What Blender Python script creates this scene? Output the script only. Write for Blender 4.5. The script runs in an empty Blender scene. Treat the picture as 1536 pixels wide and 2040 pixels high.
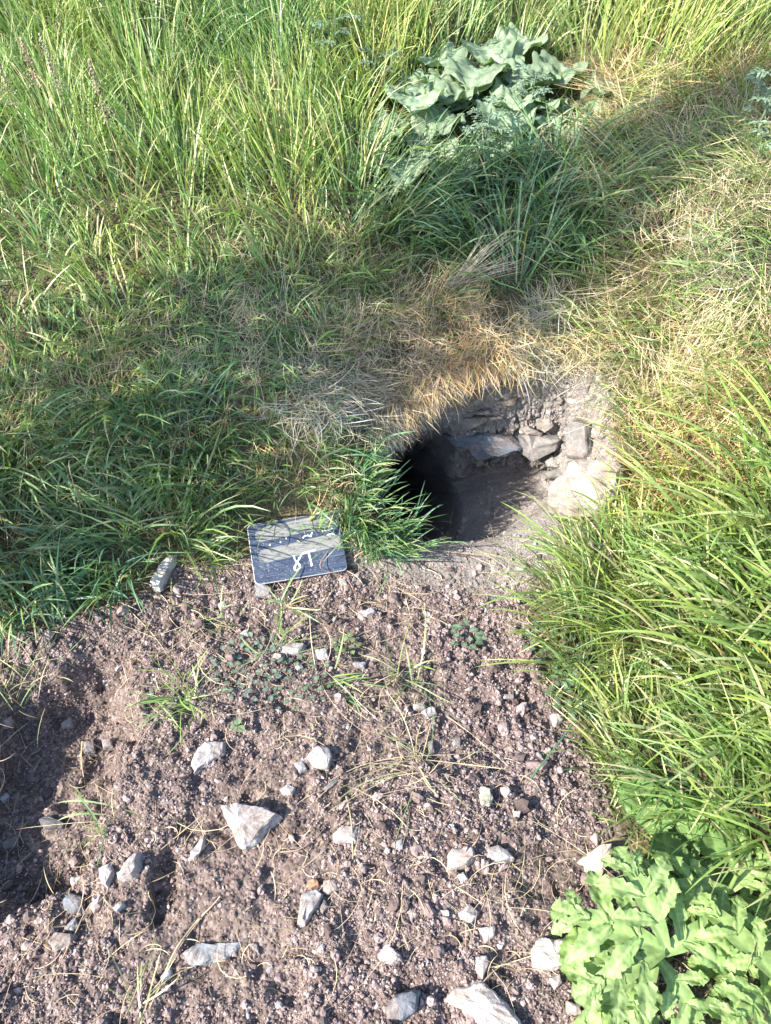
import bpy, bmesh, math, random
import numpy as np
from mathutils import Vector, Matrix
from mathutils.bvhtree import BVHTree
R = math.radians
rng = np.random.default_rng(7)
random.seed(7)
scn = bpy.context.scene
COL = scn.collection

# ------------------------------------------------------------------ camera
CAM_Z = 1.3
PITCH = R(47.0)          # degrees below the horizontal
FPX = 1571.0             # focal length in photograph pixels (1536 x 2040)
cam_d = bpy.data.cameras.new('camera'); cam = bpy.data.objects.new('camera', cam_d); COL.objects.link(cam)
cam.location = (0, 0, CAM_Z); cam.rotation_euler = (math.pi/2 - PITCH, 0, 0)
cam_d.sensor_fit = 'VERTICAL'; cam_d.sensor_height = 24.0; cam_d.lens = 24.0*FPX/2040.0
cam_d.clip_start = 0.02; cam_d.clip_end = 200
scn.camera = cam
# ------------------------------------------------------------------ world, sun, exposure
SUN_AZ = R(-118)          # clockwise from +Y seen from above (negative: from the left)
SUN_EL = R(35)
w = bpy.data.worlds.new("World"); scn.world = w; w.use_nodes = True
nt = w.node_tree; bg = nt.nodes['Background']
sky = nt.nodes.new('ShaderNodeTexSky'); sky.sky_type = 'NISHITA'; sky.sun_disc = False
sky.sun_elevation = SUN_EL; sky.sun_rotation = SUN_AZ; sky.air_density = 1.0; sky.dust_density = 1.0
nt.links.new(sky.outputs[0], bg.inputs[0]); bg.inputs[1].default_value = 0.125
sl = bpy.data.lights.new('sun', 'SUN'); sun = bpy.data.objects.new('sun', sl); COL.objects.link(sun)
sl.energy = 4.1; sl.angle = R(0.6); sl.color = (1.0, 0.93, 0.82)
sd = Vector((math.sin(SUN_AZ)*math.cos(SUN_EL), math.cos(SUN_AZ)*math.cos(SUN_EL), math.sin(SUN_EL)))
sun.rotation_euler = sd.to_track_quat('Z', 'Y').to_euler(); sun.location = sd*20
scn.view_settings.view_transform = 'Standard'; scn.view_settings.look = 'None'
scn.view_settings.exposure = 2.0; scn.view_settings.gamma = 1.0
try:
    scn.cycles.max_bounces = 6; scn.cycles.transparent_max_bounces = 4
    scn.cycles.diffuse_bounces = 3; scn.cycles.transmission_bounces = 4; scn.cycles.glossy_bounces = 2
except Exception: pass

# ------------------------------------------------------------------ numeric helpers
def _hash(ix, iy, iz, seed):
    h = (ix.astype(np.int64)*374761393 + iy.astype(np.int64)*668265263 + iz.astype(np.int64)*2147483647 + seed*1274126177) & 0xffffffff
    h = ((h ^ (h >> 13))*1274126177) & 0xffffffff
    h = (h ^ (h >> 16))
    return (h & 0xffff)/65535.0
def noise(x, y, z=None, seed=0):
    x = np.asarray(x, float); y = np.asarray(y, float); z = np.zeros_like(x) if z is None else np.asarray(z, float)
    ix, iy, iz = np.floor(x), np.floor(y), np.floor(z); fx, fy, fz = x-ix, y-iy, z-iz
    fx, fy, fz = [f*f*(3-2*f) for f in (fx, fy, fz)]
    r = 0
    for a in (0, 1):
        for b in (0, 1):
            for c in (0, 1):
                r = r + (fx if a else 1-fx)*(fy if b else 1-fy)*(fz if c else 1-fz)*_hash(ix+a, iy+b, iz+c, seed)
    return r*2-1
def fbm(x, y, z=None, seed=0, o=4, g=0.5):
    r = 0; a = 1; f = 1; s = 0
    for i in range(o):
        r = r + a*noise(x*f, y*f, None if z is None else z*f, seed+i*17); s += a; a *= g; f *= 2.03
    return r/s
def smooth(e0, e1, x):
    t = np.clip((x-e0)/(e1-e0), 0, 1); return t*t*(3-2*t)
SP, CP = math.sin(PITCH), math.cos(PITCH)
def project(x, y, z):
    yc = y*CP - (z-CAM_Z)*SP; up = y*SP + (z-CAM_Z)*CP
    yc = np.where(yc > 0.05, yc, 0.05)
    return 768 + FPX*x/yc, 1020 - FPX*up/yc
def ray(px, py):
    dx = (px-768)/FPX; dy = -(py-1020)/FPX
    return np.array([dx, CP+dy*SP, -SP+dy*CP])
def on_z(px, py, z):
    d = ray(px, py); t = (z-CAM_Z)/d[2]; return np.array([d[0]*t, d[1]*t])
def in_poly(x, y, poly):
    x = np.asarray(x, float); y = np.asarray(y, float); r = np.zeros(x.shape, bool); n = len(poly)
    for i in range(n):
        x1, y1 = poly[i]; x2, y2 = poly[(i+1) % n]
        c = ((y1 > y) != (y2 > y)) & (x < (x2-x1)*(y-y1)/((y2-y1) or 1e-9)+x1); r ^= c
    return r
def poly_dist(x, y, poly):   # positive inside
    d = np.full(np.shape(x), 1e9); n = len(poly)
    for i in range(n):
        x1, y1 = poly[i]; x2, y2 = poly[(i+1) % n]; dx, dy = x2-x1, y2-y1
        t = np.clip(((x-x1)*dx+(y-y1)*dy)/(dx*dx+dy*dy), 0, 1)
        d = np.minimum(d, np.hypot(x-x1-t*dx, y-y1-t*dy))
    return np.where(in_poly(x, y, poly), d, -d)

# ------------------------------------------------------------------ terrain as functions
MOUTH = [tuple(on_z(*p)) for p in [(830,1092,0),(950,1100,0),(1040,1085,0),(1105,1030,.0),(1165,960,.04),(1190,900,.08),(1185,830,.13),(1140,765,.17),
        (1060,750,.19),(960,750,.19),(865,768,.19),(785,795,.19),(740,880,.17),(745,985,.11),(775,1060,.03)]]
MOUTH = [(a, b) for a, b in MOUTH]
PROF_Y = np.array([-40, .2, .6, 1.05, 1.2, 1.3, 1.42, 1.6, 1.85, 2.1, 2.8, 5, 12, 40.])
PROF_Z = np.array([-.6, -.02, .0, .0, .03, .09, .18, .30, .40, .48, .63, 1.0, 1.9, 3.0])
def base_h(x, y):
    # left lobe of the bank comes forward, right bank too
    fwd = 0.16*smooth(.02, -.26, x)*smooth(-2.2, -.4, x) + .14*smooth(.38, .75, x)
    yy = y + fwd*smooth(.6, 1.1, y)
    s = 0
    for k in (-.06, -.03, 0, .03, .06): s = s + np.interp(yy+k, PROF_Y, PROF_Z)/5
    s = s + .12*np.exp(-((x+.105)**2/.011+(y-1.22)**2/.020)) + .05*np.exp(-((x-.14)**2/.05+(y-1.55)**2/.008))            # hummock beside the slate
    s = s - .05*np.exp(-((x+.145)**2/.007+(y-1.185)**2/.0045))
    s = s + .10*smooth(.35, .9, x)*smooth(.2, .5, y)                    # right bank
    s = s + .03*smooth(-.35, -.7, x)*smooth(.8, 1.1, y)
    s = s + .035*np.exp(-((x-.02)**2/.10+(y-.45)**2/.06))            # spoil heap
    # trench lower left
    d = ((x+.60)/.135)**2 + ((y-.60)/.22)**2
    s = s - .125*smooth(1.4, .5, d+.8*fbm(x*11, y*11, seed=31))
    d = ((x+.345)/.022)**2 + ((y-.41)/.05)**2
    s = s - .035*smooth(1.3, .4, d+.9*fbm(x*25, y*25, seed=33))
    d = ((x+.55)/.13)**2 + ((y-.36)/.1)**2
    s = s - .025*smooth(1.3, .3, d)
    s = s + .02*fbm(x*2.2, y*2.2, seed=3, o=3) + .04*fbm(x*.5+9, y*.5, seed=5)*smooth(1.5, 4, np.hypot(x, y))
    return s
def bare(x, y):    # 1 where soil is exposed
    px, py = project(x, y, base_h(x, y)); n = fbm(x*7, y*7, seed=11)*45
    spoil = [(-500,1290),(0,1290),(110,1260),(250,1190),(420,1130),(700,1080),(860,1060),(1000,1080),(1090,1080),(1080,1180),(1060,1300),(1120,1420),(1200,1560),(1250,1700),(1330,1830),(1400,2100),(1500,4000),(-2500,4000)]
    return smooth(-25, 25, poly_dist(px+n, py+n, spoil))
def clay(x, y, m): # 1 where trodden grey clay
    px, py = project(x, y, base_h(x, y)); n = fbm(x*9, y*9, seed=12)*25
    c = smooth(-30, 40, poly_dist(px+n, py+n, [(700,1090),(800,1050),(1000,1000),(1130,960),(1100,1120),(1030,1200),(850,1180),(700,1150)]))
    return np.maximum(c, smooth(.02, .3, m))
TUN = np.array([-.30, .75, -.70])
def surf(x, y, detail=True):
    """point of the ground surface (N,3) over parameter (x,y); also hole mask"""
    x = np.asarray(x, float); y = np.asarray(y, float)
    h = base_h(x, y)
    sdist = poly_dist(x, y, MOUTH) + .012*fbm(x*14, y*14, seed=21)
    near = smooth(1.14, 1.30, y)                       # front is a ramp, back and sides a wall
    wall = .05 + .11*(1-near)
    m = smooth(0, 1, sdist/wall)
    rightness = smooth(.12, .34, x)
    floor = -.125 - .07*(1-rightness) - .03*(1-near)*0
    z = h*(1-m) + floor*m
    sx = x + m*(-.03); sy = y + m*(.06*near)
    # tunnel: the left part of the pocket is drawn away to the left and back
    q = smooth(1.0, .74, np.hypot((x-.055)/.17, (y-1.33)/.175) + .12*fbm(x*20, y*20, seed=29))*smooth(.25, 1, m)
    sx = sx + q*TUN[0]; sy = sy + q*TUN[1]; z = z + q*TUN[2]
    if detail:
        b = bare(x, y)*(1-m)*(1-.75*clay(x, y, m))
        c = fbm(x*38, y*38, seed=41, o=4, g=.62)
        cl = np.abs(fbm(x*22, y*22, seed=43, o=3))
        z = z + b*(.010*c + .022*(.35-cl) + .010*fbm(x*11, y*11, seed=47, o=2)) + (1-b)*(.006*fbm(x*16, y*16, seed=44))
    return sx, sy, z, m

def tag(o, label=None, cat=None, group=None, kind=None):
    if label: o['label'] = label
    if cat: o['category'] = cat
    if group: o['group'] = group
    if kind: o['kind'] = kind
    return o
def link(name, me, mat, parent=None):
    o = bpy.data.objects.new(name, me); COL.objects.link(o)
    if mat: me.materials.append(mat)
    if parent is not None: o.parent = parent
    return o
def np_mesh(name, V, F, col=None, smoothf=True, attrs=None):
    me = bpy.data.meshes.new(name); V = np.ascontiguousarray(V, np.float32); F = np.ascontiguousarray(F, np.int32)
    k = F.shape[1]
    me.vertices.add(len(V)); me.vertices.foreach_set('co', V.ravel())
    me.loops.add(F.size); me.loops.foreach_set('vertex_index', F.ravel())
    me.polygons.add(len(F)); me.polygons.foreach_set('loop_start', np.arange(0, F.size, k, dtype=np.int32))
    me.polygons.foreach_set('use_smooth', np.full(len(F), smoothf))
    if col is not None:
        a = me.color_attributes.new('Col', 'FLOAT_COLOR', 'POINT')
        c = np.ones((len(V), 4), np.float32); c[:, :3] = col; a.data.foreach_set('color', c.ravel())
    for nm, v in (attrs or {}).items():
        a = me.attributes.new(nm, 'FLOAT', 'POINT'); a.data.foreach_set('value', np.ascontiguousarray(v, np.float32))
    me.update(); me.validate()
    return me
# ------------------------------------------------------------------ materials
def newmat(name):
    m = bpy.data.materials.new(name); m.use_nodes = True
    n = m.node_tree; b = n.nodes['Principled BSDF']; return m, n, b
def N(n, t, **kw):
    x = n.nodes.new(t)
    for k, v in kw.items():
        if k in x.inputs: x.inputs[k].default_value = v
        else: setattr(x, k, v)
    return x
def mixc(n, fac, a, b, mode='MIX'):
    x = n.nodes.new('ShaderNodeMix'); x.data_type = 'RGBA'; x.blend_type = mode
    for i, v in ((0, fac), (6, a), (7, b)):
        if hasattr(v, 'is_output'): n.links.new(v, x.inputs[i])
        elif i == 0: x.inputs[0].default_value = v
        else: x.inputs[i].default_value = (*v, 1)
    return x.outputs[2]
def ramp(n, src, stops):
    r = n.nodes.new('ShaderNodeValToRGB'); el = r.color_ramp.elements
    while len(el) < len(stops): el.new(.5)
    for e, (p, c) in zip(el, stops): e.position = p; e.color = (*c, 1) if not isinstance(c, (int, float)) else (c, c, c, 1)
    n.links.new(src, r.inputs[0]); return r.outputs[0]
def leaf_mat(name, trans=.35, rough=.42, spec=.5, vein=False):
    m, n, b = newmat(name)
    a = N(n, 'ShaderNodeAttribute', attribute_name='Col'); g = N(n, 'ShaderNodeNewGeometry')
    nz = N(n, 'ShaderNodeTexNoise', Scale=60.0, Detail=3.0); n.links.new(g.outputs['Position'], nz.inputs['Vector'])
    c = mixc(n, 1.0, a.outputs['Color'], ramp(n, nz.outputs[0], [(.3, (.75,)*3), (.7, (1.2,)*3)]), 'MULTIPLY')
    n.links.new(c, b.inputs['Base Color']); b.inputs['Roughness'].default_value = rough
    b.inputs['Specular IOR Level'].default_value = spec
    t = N(n, 'ShaderNodeBsdfTranslucent'); tc = mixc(n, 1.0, c, (1.15, 1.3, .55), 'MULTIPLY'); n.links.new(tc, t.inputs[0])
    mx = N(n, 'ShaderNodeMixShader'); mx.inputs[0].default_value = trans
    n.links.new(b.outputs[0], mx.inputs[1]); n.links.new(t.outputs[0], mx.inputs[2])
    n.links.new(mx.outputs[0], n.nodes['Material Output'].inputs[0])
    if vein:
        nb = N(n, 'ShaderNodeTexVoronoi', Scale=70.0); nb.feature = 'DISTANCE_TO_EDGE'; n.links.new(g.outputs['Position'], nb.inputs['Vector'])
        bp = N(n, 'ShaderNodeBump', Strength=.55, Distance=.002); n.links.new(nb.outputs[0], bp.inputs['Height']); n.links.new(bp.outputs[0], b.inputs['Normal'])
    return m
M_grass = leaf_mat('grass_blade', .32, .45, .5)
M_straw = leaf_mat('dry_straw', .2, .6, .3)
M_leaf = leaf_mat('broad_leaf', .3, .5, .35, vein=True)
def soil_nodes(m, n, b, attr=True):
    g = N(n, 'ShaderNodeNewGeometry'); P = g.outputs['Position']
    def tex(t, **kw):
        x = N(n, t, **kw); n.links.new(P, x.inputs['Vector']); return x
    n1 = tex('ShaderNodeTexNoise', Scale=9.0, Detail=6.0, Roughness=.6); n2 = tex('ShaderNodeTexNoise', Scale=160.0, Detail=5.0, Roughness=.7)
    v1 = tex('ShaderNodeTexVoronoi', Scale=150.0); v2 = tex('ShaderNodeTexVoronoi', Scale=75.0)
    soil = ramp(n, n1.outputs[0], [(.3, (.065, .047, .043)), (.5, (.11, .081, .074)), (.7, (.18, .137, .126))])
    soil = mixc(n, .55, soil, ramp(n, v1.outputs['Color'], [(.2, (.06, .045, .04)), (.6, (.15, .115, .10)), (.9, (.28, .23, .21))]))
    soil = mixc(n, 1.0, soil, ramp(n, n2.outputs[0], [(.3, (.7,)*3), (.7, (1.2,)*3)]), 'MULTIPLY')
    clay = ramp(n, n1.outputs[0], [(.3, (.12, .105, .097)), (.55, (.18, .16, .148)), (.75, (.26, .232, .214))])
    clay = mixc(n, .5, clay, ramp(n, n2.outputs[0], [(.3, (.13, .115, .107)), (.75, (.34, .305, .283))]))
    turf = ramp(n, n2.outputs[0], [(.3, (.03, .032, .016)), (.5, (.075, .065, .035)), (.7, (.17, .14, .08))])
    at = N(n, 'ShaderNodeAttribute', attribute_name='bare'); ac = N(n, 'ShaderNodeAttribute', attribute_name='clay')
    c = mixc(n, at.outputs['Fac'], turf, soil); c = mixc(n, ac.outputs['Fac'], c, clay)
    n.links.new(c, b.inputs['Base Color']); b.inputs['Roughness'].default_value = .92; b.inputs['Specular IOR Level'].default_value = .2
    # height: rounded crumbs + grain, hairline cracks on the clay
    ve = tex('ShaderNodeTexVoronoi', Scale=22.0); ve.feature = 'DISTANCE_TO_EDGE'
    wn = tex('ShaderNodeTexNoise', Scale=18.0, Detail=4.0)
    wv = N(n, 'ShaderNodeVectorMath'); wv.operation = 'MULTIPLY_ADD'; n.links.new(wn.outputs['Color'], wv.inputs[0]); wv.inputs[1].default_value = (.16,)*3; n.links.new(P, wv.inputs[2])
    n.links.new(wv.outputs[0], ve.inputs['Vector'])
    crack = ramp(n, ve.outputs[0], [(.0, 0.35), (.035, 1.0)])
    crumb = ramp(n, v1.outputs[0], [(.0, 1.0), (.6, 0.0)])
    h = mixc(n, .4, crumb, n2.outputs[0]); h2 = mixc(n, .45, n2.outputs[0], crack)
    hh = mixc(n, ac.outputs['Fac'], h, h2)
    bp = N(n, 'ShaderNodeBump', Strength=.9, Distance=.006); n.links.new(hh, bp.inputs['Height']); n.links.new(bp.outputs[0], b.inputs['Normal'])
m_, n_, b_ = newmat('soil'); soil_nodes(m_, n_, b_); M_soil = m_
def attr_mat(name, rough=.85, bs=.6, bd=.002, scale=220.0, streak=False):
    m, n, b = newmat(name); a = N(n, 'ShaderNodeAttribute', attribute_name='Col'); g = N(n, 'ShaderNodeNewGeometry')
    nz = N(n, 'ShaderNodeTexNoise', Scale=scale, Detail=5.0, Roughness=.65); n.links.new(g.outputs['Position'], nz.inputs['Vector'])
    nz2 = N(n, 'ShaderNodeTexNoise', Scale=35.0, Detail=6.0, Roughness=.6); n.links.new(g.outputs['Position'], nz2.inputs['Vector'])
    c = mixc(n, 1.0, a.outputs['Color'], ramp(n, nz.outputs[0], [(.3, (.72,)*3), (.7, (1.22,)*3)]), 'MULTIPLY')
    c = mixc(n, 1.0, c, ramp(n, nz2.outputs[0], [(.35, (.78, .75, .72)), (.62, (1.12, 1.12, 1.13))]), 'MULTIPLY')
    n.links.new(c, b.inputs['Base Color']); b.inputs['Roughness'].default_value = rough; b.inputs['Specular IOR Level'].default_value = .25
    bp = N(n, 'ShaderNodeBump', Strength=bs, Distance=bd); n.links.new(nz.outputs[0], bp.inputs['Height'])
    bp2 = N(n, 'ShaderNodeBump', Strength=bs, Distance=bd*3); n.links.new(nz2.outputs[0], bp2.inputs['Height']); n.links.new(bp.outputs[0], bp2.inputs['Normal'])
    n.links.new(bp2.outputs[0], b.inputs['Normal'])
    return m
M_crumb = attr_mat('soil_crumb', .92, .5, .0012, 300)
M_stone = attr_mat('weathered_stone', .8, .55, .002, 170)

# ------------------------------------------------------------------ the ground
def spaced(lo, a, b, hi, d):
    inner = np.arange(a, b, d)
    def out(s, e):
        r = []; x = s; st = d
        while abs(x-s) < abs(e-s): st = min(st*1.13, 1.2); x = x + math.copysign(st, e-s); r.append(x)
        return r
    return np.array(sorted(out(a, lo) + list(inner) + out(inner[-1], hi)))
gx = spaced(-30, -.82, .78, 30, .0042); gy = spaced(-20, .12, 1.62, 40, .0042)
gx = np.unique(np.concatenate([gx, np.arange(.27, .42, .0016)])); gy = np.unique(np.concatenate([gy, np.arange(1.36, 1.56, .0012)]))
GX, GY = np.meshgrid(gx, gy); sx, sy, sz, sm = surf(GX.ravel(), GY.ravel())
V = np.stack([sx, sy, sz], 1); nx, ny = len(gx), len(gy)
# displace the walls of the burrow along their normals
Vg = V.reshape(ny, nx, 3); tx = np.gradient(Vg, axis=1); ty = np.gradient(Vg, axis=0); nn = np.cross(tx, ty); nn /= np.linalg.norm(nn, axis=2, keepdims=True)+1e-12
nn = nn.reshape(-1, 3)
amp = smooth(.12, .5, sm)*(1-.7*smooth(.93, 1., sm)*smooth(0, .1, .0+sm))
def blocky(P, sc, seed):
    X = P*np.array(sc) + .45*np.stack([fbm(P[:, 0]*20, P[:, 1]*20, P[:, 2]*20, seed=seed+k, o=2) for k in (0, 3, 6)], 1)
    C = np.floor(X); f = X-C; h = _hash(C[:, 0], C[:, 1], C[:, 2], seed); edge = np.minimum(np.minimum(f[:, 0], 1-f[:, 0]), np.minimum(f[:, 2], 1-f[:, 2]))
    return h*smooth(.0, .16, edge) + .35*(f[:, 2]-.5)
dd = amp*(.010*fbm(V[:, 0]*26, V[:, 1]*26, V[:, 2]*60, seed=51, o=5, g=.6))
side = amp*smooth(.97, .85, sm)*smooth(1.2, 1.32, GY.ravel())
dd = dd + side*(.026*blocky(V, (19, 9, 34), 55) + .006*blocky(V, (42, 20, 75), 58))
V = V + nn*dd[:, None]
i = (np.arange(ny-1)[:, None]*nx + np.arange(nx-1)[None, :]).ravel()
F = np.stack([i, i+1, i+nx+1, i+nx], 1)
fx, fy = GX.ravel(), GY.ravel()
upper = smooth(-15, 25, poly_dist(*project(fx, fy, base_h(fx, fy)), [(1040,690),(1170,690),(1215,800),(1230,980),(1150,1000),(1180,800),(1040,790)]))
me = np_mesh('ground', V, F, smoothf=True, attrs={'bare': np.maximum(bare(fx, fy), upper), 'clay': np.maximum(clay(fx, fy, sm), upper*.7)})
tag(link('ground', me, M_soil), 'bare crumbly soil and turf bank with the burrow dug into it', kind='structure')
BVH = BVHTree.FromPolygons(V.tolist(), F.tolist())
CO = Vector((0, 0, CAM_Z))
def at(px, py):
    d = Vector(ray(px, py)); h = BVH.ray_cast(CO, d.normalized())
    if h[0] is None: p = on_z(px, py, 0); return Vector((p[0], p[1], 0)), Vector((0, 0, 1))
    n = h[1]; return h[0], (n if n.dot(d) < 0 else -n)
def down(x, y, z=3):
    h = BVH.ray_cast(Vector((x, y, z)), Vector((0, 0, -1)))
    return (h[0], h[1]) if h[0] is not None else (Vector((x, y, 0)), Vector((0, 0, 1)))

# ------------------------------------------------------------------ soil crumbs (stuff)
bm = bmesh.new(); bmesh.ops.create_icosphere(bm, subdivisions=1, radius=1); ICO_V = np.array([v.co[:] for v in bm.verts]); ICO_F = np.array([[v.index for v in f.verts] for f in bm.faces]); bm.free()
bm = bmesh.new(); bmesh.ops.create_icosphere(bm, subdivisions=2, radius=1); IC2_V = np.array([v.co[:] for v in bm.verts]); IC2_F = np.array([[v.index for v in f.verts] for f in bm.faces]); bm.free()
def rocks(P, r, cols, fine=False, flat=(.55, .95)):
    IV, IF = (IC2_V, IC2_F) if fine else (ICO_V, ICO_F)
    n = len(P); k = len(IV)
    jit = 1 + rng.uniform(-.28, .28, (n, k, 1)) if not fine else 1+.75*fbm(IV[None, :, 0]*2.2+rng.uniform(0, 99, (n, 1)), IV[None, :, 1]*2.2, IV[None, :, 2]*2.2+rng.uniform(0, 99, (n, 1)), seed=5, o=3)[..., None]
    A = IV[None]*jit
    sc = np.stack([rng.uniform(.7, 1.25, n), rng.uniform(.6, 1.1, n), rng.uniform(*flat, n)], 1)*r[:, None]
    A = A*sc[:, None, :]
    a = rng.uniform(0, 6.28, n); b = rng.normal(0, .5, n)
    ca, sa, cb, sb = np.cos(a)[:, None], np.sin(a)[:, None], np.cos(b)[:, None], np.sin(b)[:, None]
    X, Y, Z = A[..., 0], A[..., 1], A[..., 2]
    Y, Z = Y*cb-Z*sb, Y*sb+Z*cb; X, Y = X*ca-Y*sa, X*sa+Y*ca
    A = np.stack([X, Y, Z], 2) + P[:, None, :]
    FF = (IF[None] + (np.arange(n)*k)[:, None, None]).reshape(-1, 3)
    C = np.repeat(cols, k, axis=0)
    return A.reshape(-1, 3), FF, C
def scatter_bare(n, rpow, rmin, rmax, thr=.45, clayf=.12):
    x = rng.uniform(-1.2, 1.05, n); y = rng.uniform(.05, 1.35, n)
    b = bare(x, y); sx, sy, sz, m = surf(x, y); cl = clay(x, y, m)
    prob = np.clip(.72+1.5*fbm(x*4.5, y*4.5, seed=61, o=4), .10, 1)
    keep = (b > thr) & (m < .15) & (rng.uniform(0, 1, n) < prob*(1-(1-clayf)*cl))
    sx, sy, sz = sx[keep], sy[keep], sz[keep]; n = len(sx)
    r = rmin*(1-rng.uniform(0, 1, n)*(1-(rmin/rmax)**rpow))**(-1/rpow)
    t = rng.uniform(0, 1, n)[:, None]; u = rng.uniform(0, 1, n)
    c = (np.array([.06, .044, .043])*(1-t) + np.array([.31, .24, .228])*t)*rng.uniform(.8, 1.2, (n, 1))
    grey = u > .96; c[grey] = np.array([.27, .265, .268])*rng.uniform(.7, 1.3, (grey.sum(), 1))
    return np.stack([sx, sy, sz+r*.25], 1), r, c
P, r, c = scatter_bare(330000, 3.2, .0014, .0050)
A, F_, C_ = rocks(P, r, c)
tag(link('soil_crumbs', np_mesh('soil_crumbs', A, F_, C_, False), M_crumb), 'loose crumbs of dry brown soil strewn over the spoil heap', 'soil crumbs', kind='stuff')
P, r, c = scatter_bare(9000, 3.0, .0036, .013, thr=.6)
A, F_, C_ = rocks(P, r, c*.95, True)
tag(link('soil_clods', np_mesh('soil_clods', A, F_, C_, False), M_crumb), 'bigger rounded clods of brown soil among the crumbs', 'soil clods', kind='stuff')
# rubble in the burrow mouth
def rubble():
    P, r_ = [], []
    for k in range(15000):
        px, py = rng.uniform(700, 1230), rng.uniform(690, 1180); up = py < 930
        if not up and rng.uniform() > .22: continue
        h, n = at(px, py)
        m = poly_dist(np.array([h.x]), np.array([h.y-.02]), MOUTH)[0]
        if py < 1040 and (m < -.05 or (m < 0 and px < 1040)): continue
        rr = .0018*(1-rng.uniform()*(1-(.0018/.015)**1.7))**(-1/1.7); P.append(tuple(h-n*rr*.2)); r_.append(rr)
    return np.array(P), np.array(r_)
P, r = rubble(); t = rng.uniform(0, 1, (len(r), 1))
c = (np.array([.13, .12, .115])*(1-t)+np.array([.27, .25, .235])*t)
A, F_, C_ = rocks(P, r, c, flat=(.35, .8))
tag(link('burrow_rubble', np_mesh('burrow_rubble', A, F_, C_, False), M_crumb), 'small stone chips and clay crumbs lining the burrow mouth', 'rubble', kind='stuff')
# ------------------------------------------------------------------ stones, each a thing
PALE = (.40, .375, .37); GREY = (.24, .24, .25); BLUE = (.16, .175, .20); CREAM = (.52, .455, .40); WARM = (.46, .36, .31); DARK = (.13, .13, .14); GRN = (.42, .42, .33)
def stone(label, poly, col, th=.012, tilt=(0, 0), sink=.35, up=.6, z2=False, group=None, name='stone', rough=.10):
    hits = [at(*p) for p in poly]
    n = sum((h[1] for h in hits), Vector()).normalized(); n = (n*(1-up) + Vector((0, 0, 1))*up).normalized()
    if z2: n = (n + .5*(CO-hits[0][0]).normalized()).normalized()
    c = sum((h[0] for h in hits), Vector())/len(hits)
    if z2 == 'face':
        mx, my = sum(p[0] for p in poly)/len(poly), sum(p[1] for p in poly)/len(poly); poly = [(mx+(a-mx)*1.15, my+(b-my)*1.15) for a, b in poly]
        dm = sorted((h[0]-CO).length for h in hits)[len(hits)//3]; c = CO + Vector(ray(mx, my)).normalized()*(dm+.004)
    if z2 == 'face':                      # a slab set upright in the wall, seen face on
        n = (sum((h[1] for h in hits), Vector()).normalized()*.5 + (CO-c).normalized()*.6).normalized()
    e1 = n.orthogonal().normalized(); e2 = n.cross(e1)
    pts = []
    for px, py in poly:                    # outline met with the plane of the stone
        d = Vector(ray(px, py)); t = (c-CO).dot(n)/d.dot(n); q = CO + d*t - c; pts.append((q.dot(e1), q.dot(e2)))
    size = max(math.hypot(*p) for p in pts)
    out = []; m = len(pts)
    rg = np.random.default_rng(int(abs(poly[0][0]*7+poly[0][1]*13)))
    for i in range(m):
        a, b = pts[i], pts[(i+1) % m]
        for k in range(2):
            t = k/2; j = rg.normal(0, .022*size, 2) if k else (0, 0)
            out.append((a[0]*(1-t)+b[0]*t+j[0], a[1]*(1-t)+b[1]*t+j[1]))
    out = np.array(out); m = len(out)
    bm = bmesh.new(); rings = []
    for sc_, hz in ((.86, -th*sink*2.2), (1.03, -th*.2), (1.0, th*.45), (.84, th*.95)):
        ring = []
        for i, p in enumerate(out):
            f = 1 + (tilt[0]*p[0]+tilt[1]*p[1])/size if hz > 0 else 1
            f *= 1+rg.normal(0, .07); s_ = sc_*(1+rg.normal(0, .02))
            q = c + e1*float(p[0]*s_) + e2*float(p[1]*s_) + n*(hz*f)
            ring.append(bm.verts.new(q))
        rings.append(ring)
    for a, b in zip(rings, rings[1:]):
        for i in range(m): bm.faces.new((a[i], a[(i+1) % m], b[(i+1) % m], b[i]))
    off = rg.normal(0, .16*size, 2)
    top = bm.verts.new(c + e1*float(off[0]) + e2*float(off[1]) + n*th*(1.12)); bot = bm.verts.new(c - n*th*(sink*2.2+.3))
    for i in range(m):
        bm.faces.new((rings[-1][i], rings[-1][(i+1) % m], top)); bm.faces.new((rings[0][(i+1) % m], rings[0][i], bot))
    cuts = 3 if size > .03 else 2
    bmesh.ops.subdivide_edges(bm, edges=bm.edges[:], cuts=cuts, use_grid_fill=True)
    bmesh.ops.triangulate(bm, faces=bm.faces[:])
    for _ in range(1): bmesh.ops.smooth_vert(bm, verts=bm.verts[:], factor=.5, use_axis_x=True, use_axis_y=True, use_axis_z=True)
    bm.normal_update(); bmesh.ops.recalc_face_normals(bm, faces=bm.faces[:])
    co = np.array([v.co[:] for v in bm.verts]); no = np.array([v.normal[:] for v in bm.verts])
    f = 1.3/size
    d = size*rough*fbm(co[:, 0]*f*2.6, co[:, 1]*f*2.6, co[:, 2]*f*3.4, seed=71, o=5, g=.6)
    co = co + no*d[:, None]; o_ = np.array(c); F2 = [[v.index for v in f_.verts] for f_ in bm.faces]; bm.free()
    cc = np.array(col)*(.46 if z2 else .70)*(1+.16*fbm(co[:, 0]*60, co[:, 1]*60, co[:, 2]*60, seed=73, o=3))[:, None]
    dirt = smooth(-.05, .35, fbm(co[:, 0]*38, co[:, 1]*38, co[:, 2]*38, seed=75, o=4))[:, None]*.55; cc = cc*(1-dirt)+np.array([.20, .155, .135])*dirt
    me = np_mesh(name, co-o_, np.array(F2), cc, False)
    o = link(name, me, M_stone); o.location = c
    return tag(o, label, 'stone', group)
def z5(*p): return [(x/2, 1360+y/2) for x, y in p]
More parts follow.
